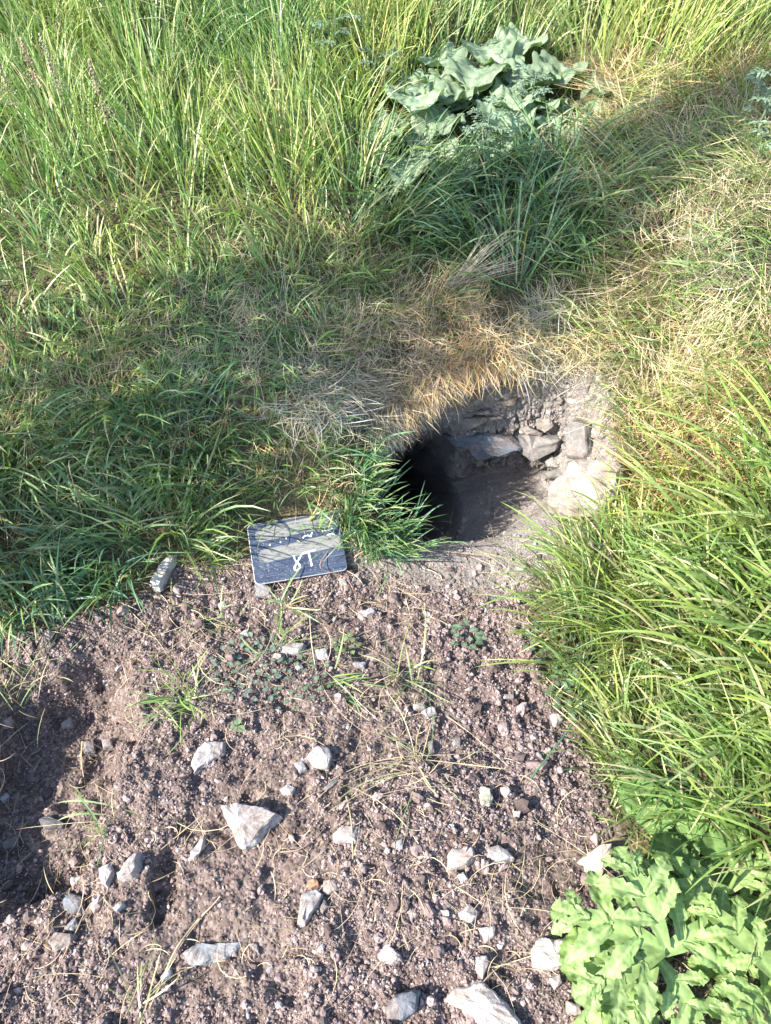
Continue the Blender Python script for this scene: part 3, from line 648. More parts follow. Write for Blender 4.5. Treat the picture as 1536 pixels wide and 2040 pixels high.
Pm = roots([(1170,1480),(1290,1560),(1420,1700),(1420,1840),(1300,1800),(1210,1640)], 9000, 20, lift=0, barelim=.9)
field(p, Pm, (.03, .10), (.0018, .0038), [LG, MG, YG, ST], [4, 4, 3, 2], (.3, 1.2), (.3, 1.3), dirn=2.8, dirw=.3, cell=.08, seed=26)
x = rng.uniform(-1.1, .9, 26000); y = rng.uniform(.2, 1.25, 26000); e_ = bare(x, y); k = (e_ > .15) & (e_ < .99) & (poly_dist(x, y, MOUTH) < -.02) & (rng.uniform(0, 1, 26000) < .45*(1-e_)+.03); a_, b_2, c_, _m = surf(x[k], y[k])
Pe = np.stack([a_, b_2, c_-.002], 1)
field(p, Pe, (.015, .07), (.0012, .0030), [LG, MG, YG, ST, PG], [3, 3, 3, 3, 2], (.4, 1.4), (.1, 1.2), cell=.06, seed=27, seg=5)
tag(p.build('long_grass', M_grass), 'long glossy grass arching left over the right edge of the spoil', 'grass', kind='stuff')
# --- litter of straws and rootlets on the soil
q = Pile()
x = rng.uniform(-1, .9, 5200); y = rng.uniform(.15, 1.35, 5200); sx_, sy_, sz_, m_k = surf(x, y)
k = (bare(x, y) > .2) & (m_k < .9) & (fbm(x*5, y*5, seed=91) > -.12-.25*smooth(.7, 1.0, y)); Pm = np.stack([sx_, sy_, sz_+.003], 1)[k]; n = len(Pm)
L_ = rng.exponential(.034, n)+.012
q.add(*blades(Pm, rng.uniform(0, 6.28, n), rng.uniform(1.35, 1.57, n), rng.uniform(-.15, .3, n), L_, rng.uniform(.0007, .0016, n), pal(n, [ST, DS, PK, (.30, .18, .12), (.5, .45, .33)], [3, 3, 3, 3, 2]), pal(n, [ST, DS, PK], [1, 1, 1]), seg=6, azc=rng.normal(0, 1.4, n), kink=.0, rest=.008))
tag(q.build('straw_litter', M_straw), 'short broken straws and fine rootlets scattered over the soil', 'straw', kind='stuff')
# --- single tufts on the spoil, each a thing
def _x(): pass
def tuft(px, py, n, L, W, label, cols, wts, lean=(.5, 1.3), curl=(.2, 1.1), dirn=None, spread=.012, mat=None, dw=.8, group='grass sprigs growing out of the soil'):
    c, _ = at(px, py); P = np.array(c)[None]+np.concatenate([rng.normal(0, spread, (n, 2)), np.zeros((n, 1))], 1); P[:, 2] = c[2]-.003
    az = rng.uniform(0, 6.28, n)
    if dirn is not None: az = np.arctan2(np.sin(az)+dw*math.sin(dirn), np.cos(az)+dw*math.cos(dirn))
    q = Pile(); c0 = pal(n, cols, wts)
    q.add(*blades(P, az, rng.uniform(*lean, n), rng.uniform(*curl, n), rng.uniform(*L, n), rng.uniform(*W, n), c0*.85, c0*.6+np.array(YG)*.4, seg=8, azc=rng.normal(0, .4, n), rest=.012))
    o = q.build('grass_tuft', mat or M_grass, org=tuple(c)); tag(o, label, 'grass tuft', group)
tuft(365, 1395, 46, (.05, .12), (.002, .004), 'bushy green grass tuft on the left of the spoil above the flat pale slab', [LG, PG, YG, ST], [4, 3, 2, 1], dirn=-2.0, spread=.022)
tuft(572, 1205, 16, (.05, .11), (.0025, .0045), 'pale star-shaped grass sprig just below the slate', [PG, ST, LG], [4, 3, 2], (.7, 1.3), spread=.006)
tuft(560, 1290, 14, (.05, .12), (.002, .004), 'low pale sprig of grass over the broad rooty stone', [PG, LG], [3, 2], (.9, 1.4), spread=.02)
tuft(660, 1360, 10, (.06, .12), (.0025, .0045), 'narrow grass sprig in the middle of the spoil', [LG, BG], [3, 2], (.6, 1.2), spread=.012)
tuft(800, 1360, 16, (.07, .15), (.002, .0048), 'tallest grass sprig in the middle of the spoil with a bent blade', [LG, PG, BG], [4, 3, 2], (.3, 1.2), spread=.014)
tuft(845, 1520, 26, (.07, .16), (.0012, .0028), 'half dried grass sprig with long pink stems lying on the soil', [ST, PK, PG], [4, 4, 2], (1.2, 1.5), (-.1, .3), spread=.01)
tuft(215, 1640, 12, (.04, .11), (.002, .0042), 'sprig with one long curved green blade beside the trench', [YG, PG, ST], [3, 3, 1], (.8, 1.4), dirn=-2.8)
tuft(40, 1370, 60, (.05, .12), (.0012, .0026), 'pale dried grass tuft at the left edge over the trench', [ST, PG, PK], [4, 2, 2], (.3, 1.3), spread=.03)
tuft(420, 1240, 20, (.04, .1), (.0015, .0035), 'thin sprawling grass at the top left of the spoil', [PG, LG, ST], [3, 3, 3], (.9, 1.4), spread=.03)
tuft(270, 2010, 14, (.05, .1), (.0015, .003), 'faded grass sprig at the bottom left edge of the spoil', [PG, ST], [2, 3], (.8, 1.4), spread=.015)
tuft(900, 1060, 14, (.05, .12), (.0008, .0018), 'small dark sprig on the floor of the burrow mouth', [DS, BG, ST], [3, 2, 3], (.9, 1.4), spread=.02)
tuft(700, 680, 90, (.06, .12), (.001, .002), 'small olive grass tuft standing on the dead mat', [(.16, .17, .07), MG, DS], [4, 3, 3], (.2, 1.0), spread=.022, group='tufts on the dead mat')
def stem(pts, r, col, label, cat='straw', lift=.006, name='dry_straw', group='dry straws and roots lying on the ground'):
    P = [at(px, py)[0]+Vector((0, 0, lift*(1+.6*math.sin(i*1.9)))) for i, (px, py) in enumerate(pts)]
    # smooth Catmull path
    Q = []
    for i in range(len(P)-1):
        a, b, c, d = P[max(i-1, 0)], P[i], P[i+1], P[min(i+2, len(P)-1)]
        for k in range(5):
            t = k/5; Q.append(.5*((2*b)+(c-a)*t+(2*a-5*b+4*c-d)*t*t+(3*b-a-3*c+d)*t**3))
    Q.append(P[-1]); org = Q[0].copy(); V = []; F = []
    for i, q in enumerate(Q):
        t = (Q[min(i+1, len(Q)-1)]-Q[max(i-1, 0)]).normalized(); s = t.orthogonal().normalized(); u = t.cross(s); rr = r*(1-.6*i/len(Q))*(1+.15*math.sin(i*2.3))
        for k in range(5): V.append(q-org+(s*math.cos(k*1.2566)+u*math.sin(k*1.2566))*rr)
    for i in range(len(Q)-1):
        for k in range(5): F.append((i*5+k, i*5+(k+1) % 5, i*5+5+(k+1) % 5, i*5+5+k))
    me = np_mesh(name, np.array([v[:] for v in V]), np.array(F), np.tile(np.array(col), (len(V), 1)))
    o = link(name, me, M_straw); o.location = org; tag(o, label, cat, group); return o
stem([(705,1115),(740,1098),(800,1096),(860,1098),(930,1108),(1000,1112)], .0011, (.55,.33,.2), 'long orange straw lying across the front of the burrow mouth')
stem([(842,1135),(862,1144),(880,1152)], .0013, (.6,.5,.4), 'short pale straw on the trodden clay')
stem([(890,1430),(935,1465),(1012,1528)], .0011, PK, 'straight pinkish stem right of the tallest sprig')
stem([(655,1560),(720,1530),(800,1510),(900,1505),(985,1500)], .0010, PK, 'thin stem lying left to right through the half dried sprig')
stem([(690,1590),(700,1640),(703,1700),(702,1745)], .0016, DS, 'upright brown twig right of the large triangular stone')
stem([(166,1480),(165,1520),(170,1562)], .0016, ST, 'pale straw standing in the trench')
stem([(105,1960),(150,1870),(195,1790),(300,1760),(350,1740)], .0014, DS, 'dry root running over the earthy lump at lower left')
stem([(325,1960),(350,1900),(390,1840),(420,1810),(440,1790)], .0018, PK, 'pinkish root climbing left of the long bluish slab')
stem([(300,2010),(330,1960),(390,1925),(450,1915)], .0013, DS, 'thin root below the long bluish slab')
stem([(940,1990),(970,1950),(1010,1915),(1040,1890)], .0012, DS, 'curling root above the half-buried slab')
stem([(965,1740),(985,1745),(1010,1730),(1060,1712),(1080,1708)], .0011, DS, 'wiry root between the mottled stone and the tan wedge stone')
stem([(560,1700),(600,1695),(640,1660),(650,1640)], .0012, (.3,.2,.15), 'reddish root hooked under the large triangular stone')
stem([(175,985),(182,1040),(183,1080),(165,1130),(155,1180)], .0012, (.4,.3,.2), 'bent brown seed stem over the dark left tussock', lift=.1)
stem([(200,1150),(240,1200),(300,1260),(330,1300)], .0011, (.5,.45,.3), 'pale straw sloping off the left grass onto the soil')
stem([(655,1110),(640,1150),(690,1160),(710,1200)], .0009, (.42,.25,.2), 'thin reddish stem bent over the right corner of the slate', lift=.02)
stem([(1055,1560),(1120,1480),(1170,1400),(1190,1330)], .0018, BG, 'single long green strand hanging from the right grass onto the soil', cat='grass blade', lift=.02, name='grass_strand', group='single strands')
stem([(1150,2040),(1200,1960),(1270,1920)], .0016, PK, 'pink runner stem under the lobed leaves')

# ------------------------------------------------------------------ broad-leaved plants
def leaf_grid(org, az, pitch, L, Wd, prof, droop=.8, cup=.2, wav=.0, wn=5, nu=24, nv=8, col=PG, roll=0., fwd=.25, seed=0, ruff=0.):
    """a leaf: midrib arc from org, blade half-width prof(t); returns V,F,C relative to world"""
    t = np.linspace(0, 1, nu+1); s = np.linspace(-1, 1, nv*2+1)
    ph = pitch - droop*t; dl = L/nu
    hx = np.cumsum(np.cos(ph))*dl-np.cos(ph[0])*dl; hz = np.cumsum(np.sin(ph))*dl-np.sin(ph[0])*dl
    T, S = np.meshgrid(t, s, indexing='ij')
    w_ = prof(t)*Wd; Wm = w_[:, None]*S
    u = np.interp(np.clip(T+fwd*np.abs(S)*w_[:, None]/L*1.0, 0, 1.15), t, t); uu = T+fwd*np.abs(S)*w_[:, None]/L
    X = np.interp(uu, t, hx) + np.where(uu > 1, (uu-1)*L*math.cos(ph[-1]), 0); Z = np.interp(uu, t, hz)
    nz = cup*np.abs(Wm)**1.0*1.0 + wav*L*np.sin(T*wn*6.283+S*2+seed)*np.abs(S)**1.5 + ruff*L*fbm(T*7+seed, S*3+seed, seed=int(seed*10) % 97, o=3)
    Y = Wm*math.cos(roll); Z = Z+nz+Wm*math.sin(roll)
    ca, sa = math.cos(az), math.sin(az)
    V = np.stack([org[0]+X*ca-Y*sa, org[1]+X*sa+Y*ca, org[2]+Z], 2).reshape(-1, 3)
    k = nv*2+1; i = (np.arange(nu)[:, None]*k+np.arange(nv*2)[None]).ravel()
    F = np.stack([i, i+k, i+k+1, i+1], 1)
    vein = np.exp(-(S*6)**2)*.6+1
    side = 1+.18*np.exp(-((np.abs(S)*.9+T*9) % 1-.5)**2*60)
    C = np.array(col)[None, None, :]*(vein*side)[:, :, None]*rng.uniform(.85, 1.15)
    return V, F, C.reshape(-1, 3)
def plant(name, label, cat, org, group=None):
    o = bpy.data.objects.new(name, None); COL.objects.link(o); o.location = org; o.empty_display_size = .05
    return tag(o, label, cat, group)
def add_leaf(root, g, name='leaf', mat=None):
    V, F, C = g; V = V-np.array(root.location); return link(name, np_mesh(name, V, F, C), mat or M_leaf, root)
def tube_mesh(root, pts, r, col, name='stem'):
    V, F = [], []
    pts = [Vector(p) for p in pts]
    for i, q in enumerate(pts):
        t = (pts[min(i+1, len(pts)-1)]-pts[max(i-1, 0)]).normalized(); s = t.orthogonal().normalized(); u = t.cross(s)
        for k in range(7): V.append(q-root.location+(s*math.cos(k*.8976)+u*math.sin(k*.8976))*r*(1-.4*i/len(pts)))
    for i in range(len(pts)-1):
        for k in range(7): F.append((i*7+k, i*7+(k+1) % 7, i*7+7+(k+1) % 7, i*7+7+k))
    return link(name, np_mesh(name, np.array([v[:] for v in V]), np.array(F), np.tile(np.array(col), (len(V), 1))), M_leaf, root)
round_p = lambda t: np.sqrt(np.clip(1-(2*t-.95)**2, 0, 1))*(1+.05*np.sin(t*40))*.55
heart_p = lambda t: (np.sin(np.pi*np.clip(t, 0, 1)**.72))**.65*.52*(1+.06*np.sin(t*33))
ser = lambda n, E, d=.14: (lambda t: E(t)*(1-d*((t*n) % 1)))
oval = lambda t: np.sin(np.pi*np.clip(t, 0, 1)**.8)**.8*.42
def lobed(n=4, depth=.6, w0=.12):
    def f(t):
        env = np.sin(np.pi*np.clip(t*.93+.07, 0, 1)**1.25)**.6*.62
        lob = np.abs(np.sin(np.pi*n*t+.3))**.6
        return env*((1-depth)+depth*lob)*(1+.13*np.sin(t*n*26))*np.where(t > .985, .2, 1)+.004+w0*0
    return f
def leaf_at(root, px, py, az, pitch, L, W, prof, h=.05, **kw):
    c, _ = at(px, py); return add_leaf(root, leaf_grid((c[0], c[1], c[2]+h), az, pitch, L, W, prof, **kw))
# butterbur-like plant at the top of the bank
GL = (.175, .24, .15)
c, _ = at(930, 235)
b = plant('wavy_leaved_plant', 'low plant with big wavy grey-green leaves near the top of the bank', 'plant', c)
spec = [(985,130,1.9,.5,.30,.26,.10),(1010,175,.5,.3,.30,.27,.12),(905,150,2.3,.4,.28,.26,.12),(1080,175,.9,.5,.27,.24,.12),(1150,180,-.1,.2,.26,.22,.10),
        (840,190,2.6,.3,.26,.26,.10),(900,225,-2.4,.1,.28,.26,.10),(980,215,-1.2,.1,.26,.25,.12),(820,245,-2.8,.2,.26,.24,.08),(1060,230,-.7,.1,.24,.22,.10),
        (870,265,-1.9,.0,.22,.22,.07),(780,270,2.9,.2,.22,.20,.05),(1000,255,-2.0,.1,.22,.20,.08),(1160,200,-.9,-.1,.22,.17,.09),(930,190,1.2,.5,.28,.27,.14),(740,290,-2.6,.0,.18,.16,.04),(800,300,-1.5,.3,.24,.22,.06),(880,290,-1.2,.2,.24,.22,.05),(950,150,-2.2,.2,.28,.25,.08),(1040,200,2.6,.3,.26,.24,.07),(1110,215,-1.7,.1,.24,.22,.06),(860,210,.6,.5,.26,.24,.10),(1010,100,.8,.5,.28,.26,.08)]
for k in range(14):
    spec.append((rng.uniform(770, 1160), rng.uniform(110, 290), rng.uniform(0, 6.28), rng.uniform(.0, .6), .26, .25, rng.uniform(.03, .1)))
spec = [q for q in spec if in_poly([q[0]], [q[1]], [(700,330),(760,200),(880,100),(1000,60),(1190,150),(1200,230),(1060,260),(900,330)])[0]]
for i, (px, py, az, pi_, L, W, h) in enumerate(spec):
    leaf_at(b, px, py+45, az, pi_, L*.50, W*.56, round_p if i % 2 else heart_p, h*.5, droop=.9, cup=.35, wav=.055, wn=3.0, nu=34, nv=12, col=np.array(GL)*rng.uniform(.85, 1.2), seed=i*1.7, ruff=.11, fwd=.0)
# lobed plant at the lower right
YGL = (.205, .30, .10); MGL = (.185, .275, .10)
def lobed_plant(label, px, py, spec, col, stemh, name='lobed_leaf_plant', group=None, prof=None, cat='plant'):
    c, _ = at(px, py); r = plant(name, label, cat, c, group)
    top = Vector((c[0], c[1], c[2]+stemh))
    for i, (dx, dy, dz, az, pi_, L, W) in enumerate(spec):
        o = (c[0]+dx, c[1]+dy, c[2]+dz)
        if prof is None: g_ = pinnate(o, az, pi_, L, W, np.array(col)*rng.uniform(.85, 1.15), n=3, droop=.9, seed=i*2.1)
        else: g_ = leaf_grid(o, az, pi_, L, W, prof, droop=.7, cup=.15, wav=.03, wn=4, nu=44, nv=6, col=np.array(col)*rng.uniform(.8, 1.2), seed=i*2.1, fwd=.35, ruff=.03)
        add_leaf(r, g_)
    tube_mesh(r, [tuple(c), (c[0]+.003, c[1]+.004, c[2]+stemh*.5), (c[0], c[1]+.01, c[2]+stemh)], .004, np.array(col)*.9)
    return r
def pinnate(org, az, pitch, L, W, col, n=4, droop=.8, seed=0, term=.36, fine=1., web=.16):
    Vs, Fs, Cs, k = [], [], [], 0
    def put(g):
        nonlocal k
        V, F, C = g; Vs.append(V); Fs.append(F+k); Cs.append(C); k += len(V)
    st = rng.bit_generator.state
    put(leaf_grid(org, az, pitch, L*.86, L*web*.8, lambda t: .30+.5*np.sin(np.pi*np.clip(t, 0, 1)), droop=droop*.86, cup=.15, nu=22, nv=2, col=col, fwd=.0))
    def mid(t):
        m = 24; tt = np.linspace(0, t, m+1); ph = pitch-droop*tt; d = L*t/m
        return (np.cos(ph[:-1]).sum()*d, np.sin(ph[:-1]).sum()*d, pitch-droop*t)
    lobe = lambda t: (np.sin(np.pi*np.clip(.08+t*.92, 0, 1)**1.15)**.7*.42+.02)*(1-.36*((t*3.0) % 1))*(1-.14*((t*9.0) % 1))*np.where(t > .97, .15, 1)
    for i in range(n):
        t = .22+.46*i/max(n-1, 1); a, b, ph = mid(t)
        ll = W*.5*(.55+.45*math.sin(math.pi*min(1, (i+.8)/n)))*(1+.12*math.sin(seed+i*3))
        for sg in (-1, 1):
            o = (org[0]+a*math.cos(az), org[1]+a*math.sin(az), org[2]+b+.001*i+.0007*sg)
            da = sg*R(62-18*t+7*math.sin(seed*3+i*2+sg))
            put(leaf_grid(o, az+da, ph*math.cos(da)+.15, ll, ll*.50*fine, lobe, droop=.5+.3*math.sin(seed+i+sg), cup=.25, wav=.03, wn=2, nu=36, nv=4, ruff=.05, col=col, fwd=.5, seed=seed+i))
    a, b, ph = mid(.62); o = (org[0]+a*math.cos(az), org[1]+a*math.sin(az), org[2]+b+.002)
    put(leaf_grid(o, az, ph+.05, L*term, L*term*.8*fine, lobe, droop=droop*.5, cup=.2, wav=.03, wn=2, nu=45, nv=6, ruff=.05, col=col, fwd=.5, seed=seed))
    C = np.concatenate(Cs); C = C/np.mean(C, 0)*np.array(col)*rng.uniform(.85, 1.15)
    return np.concatenate(Vs), np.concatenate(Fs), C
rosette = lambda n, L, W, h, p0, seed: [(0, 0, h*(i/n), i*2.399+seed, p0+.25*math.sin(i*1.7), L*(.75+.35*math.sin(i*2.3+seed)**2), W) for i in range(n)]
lobed_plant('large pale green plant with deeply lobed leaves at the lower right corner', 1500, 1990, rosette(7, .145, .12, .12, .5, .4), YGL, .12)
lobed_plant('lobed-leaf plant reaching left over the big white rock', 1290, 1930, [(0,0,.10,2.75,.25,.17,.17),(0,0,.09,3.5,.1,.15,.15),(0,0,.05,4.1,.0,.15,.14),(0,0,.11,1.9,.45,.15,.15),(0,0,.08,.4,.3,.15,.15),(0,0,.06,5.2,.1,.14,.13)], MGL, .10)
lobed_plant('yellow-green lobed plant under the right edge of the long grass', 1430, 1800, rosette(7, .13, .11, .07, .4, 1.2), YGL, .10)
lobed_plant('low plant with crumpled oval leaves beside the pale bottom stone', 1190, 2010, [(0,0,.03,1.8,.5,.10,.11),(0,0,.03,.9,.3,.09,.10),(0,0,.02,5.6,.1,.10,.11),(0,0,.02,4.4,.0,.09,.10)], YGL, .03, prof=ser(9, oval, .12))
for L_, px, py, s in (('serrated nettle-like leaves under the grass right of the spoil', 1290, 1610, .3), ('second clump of serrated leaves nearer the right edge', 1400, 1650, 1.4), ('dull serrated leaves at the edge of the lobed plants', 1330, 1760, 2.2)):
    lobed_plant(L_, px, py, rosette(8, .065, .075, .05, .25, s), (.10, .17, .055), .06, name='serrated_leaf_plant', prof=ser(11, oval, .2), group='serrated low plants')
# feathery plants
def feathery(label, px, py, h, n, L, col, seed):
    c, _ = at(px, py); r = plant('feathery_herb', label, 'herb', c, 'feathery herbs on the bank')
    tube_mesh(r, [tuple(c), (c[0]+.01, c[1]-.01, c[2]+h*.5), (c[0]+.015, c[1]-.02, c[2]+h)], .003, np.array(col)*.8)
    for i in range(n):
        t = .25+.75*i/n; add_leaf(r, pinnate((c[0]+.01*t, c[1]-.01*t, c[2]+h*t), i*2.4+seed, .7-.3*t, L*(.6+.4*math.sin(i)**2)*.8, L*.6, np.array(col)*rng.uniform(.8, 1.2), n=5, seed=i, fine=.55, term=.3, web=.07))
FG = (.17, .24, .17)
feathery('grey-green feathery herb rising from the centre tussock', 955, 320, .13, 12, .10, FG, 0)
feathery('grey-green feathery herb behind the centre tussock near the wavy leaves', 1040, 260, .14, 12, .10, FG, 1)
feathery('feathery herb standing near the right edge of the slope', 1490, 290, .16, 12, .10, FG, 2)
feathery('low feathery herb on the far right below the standing one', 1520, 330, .08, 8, .09, FG, 3)
feathery('feathery herb at the top edge on the right', 1120, 60, .2, 12, .13, FG, 4)
feathery('dark feathery herb in the shade left of the wavy leaves', 660, 150, .14, 12, .12, (.12, .18, .12), 5)
feathery('upper dark feathery herb on the left of the wavy leaves', 740, 200, .12, 10, .11, (.12, .18, .12), 6)
feathery('grey herb among the tall meadow grass at top left', 300, 70, .22, 12, .10, FG, 7)
# small herbs on and beside the soil
def herb(label, px, py, n, L, col, spread, seed):
    c, _ = at(px, py); r = plant('small_herb', label, 'herb', c, 'small herbs at the edge of the soil')
    for i in range(n):
        a = i*2.399+seed; d = spread*math.sqrt((i+.5)/n); q = down(c[0]+d*math.cos(a), c[1]+d*math.sin(a), c[2]+.4)[0]
        if abs(q[2]-c[2]) > .06: q = c
        add_leaf(r, leaf_grid((q[0], q[1], q[2]+.010), a+.8*math.sin(i*5), .35, L*(.7+.5*math.sin(i*1.3)**2), L, ser(7, oval, .18), droop=.5, cup=.15, nu=14, nv=4, col=np.array(col)*rng.uniform(.8, 1.2), seed=i))
GG = (.10, .155, .095)
herb('patch of small round leaves under the long grass by the clay', 1110, 1290, 40, .015, GG, .06, 0)
herb('patch of small toothed leaves lower down the edge of the long grass', 1150, 1385, 40, .016, GG, .05, 1)
herb('mat of tiny bluish leaves below the slate', 500, 1330, 60, .012, (.11,.15,.115), .075, 2)
herb('loose tiny leaves on the soil right of the bluish mat', 600, 1360, 26, .011, (.09,.14,.09), .06, 3)
herb('tiny star-shaped seedling above the rounded pale stone', 475, 1452, 6, .013, (.16,.22,.12), .004, 4)
herb('little seedling where the clay meets the spoil', 930, 1270, 14, .016, GG, .03, 5)
herb('green leaves at the foot of the narrow sprig', 690, 1290, 10, .013, (.11,.16,.07), .02, 6)
herb('two small round leaves on the dead mat above the burrow', 893, 685, 3, .020, (.08,.16,.06), .01, 7)
herb('small green seedling on the dead mat left of the orange straw', 845, 650, 7, .028, (.07,.14,.06), .01, 8)
herb('bright toothed leaf cluster between wavy leaves and tussock', 745, 310, 7, .06, (.16,.24,.06), .02, 9)
# seed heads in the tall grass at the top left
def seed_head(label, px, py, h, col, seed, az=2.2):
    c, _ = at(px, py); r = plant('seed_head_grass', label, 'grass stalk', c, 'flowering grass stalks')
    h *= 1; pts = [(c[0]+.10*h*t*t*math.cos(az), c[1]+.1*h*t*t*math.sin(az), c[2]+h*t) for t in (0, .25, .5, .75, 1)]
    tube_mesh(r, pts, .0012, (.25, .24, .12), 'stalk'); n = 170
    T = rng.uniform(.72, 1.0, n); rr = rng.uniform(.0, .025, n)*(1-(T-.72)/.3); a = rng.uniform(0, 6.28, n)
    P = np.stack([c[0]+.10*h*T*T*math.cos(az)+rr*np.cos(a), c[1]+.1*h*T*T*math.sin(az)+rr*np.sin(a), c[2]+h*T], 1)
    A, F_, C_ = rocks(P, rng.uniform(.0009, .0019, n), pal(n, [tuple(.8*v for v in col)], [1], .25), flat=(1.2, 1.8))
    link('seed_panicle', np_mesh('seed_panicle', A-np.array(c), F_, C_), M_straw, r)
for i, (px, py, L_) in enumerate([(20,210,'pinkish seed head at the top left edge'),(75,190,'pinkish seed head second from the left edge'),(140,170,'tallest pinkish seed head near the top left corner'),(55,290,'drooping brown seed head below the top left corner'),(200,250,'brown seed head right of the pinkish ones'),(0,340,'pale seed head low on the left edge of the meadow'),(285,300,'thin pale seed head in the middle of the meadow'),(115,260,'reddish seed head between the drooping and the brown ones')]):
    seed_head(L_, px, py+210, .36+.05*math.sin(i*2.2), (.42, .30, .24) if i < 4 else (.40, .34, .24), i)
c, _ = at(955, 575)
r = Pile(); n = 60; P_ = np.tile(np.array(at(890,585)[0]), (n, 1))+rng.normal(0, .008, (n, 3)); P_[:, 2] += .02
r.add(*blades(P_, rng.normal(.25, .22, n), rng.uniform(1.2, 1.5, n), rng.uniform(-.2, .2, n), rng.uniform(.10, .2, n), rng.uniform(.001, .0018, n), pal(n, [(.50, .42, .34)], [1]), pal(n, [(.5, .4, .34)], [1]), seg=6, azc=rng.normal(0, .3, n), rest=.05))
tag(r.build('dry_grass_wisp', M_straw, org=tuple(P_[0])), 'bleached wisp of dead grass lying across the foot of the tussock', 'dead grass')

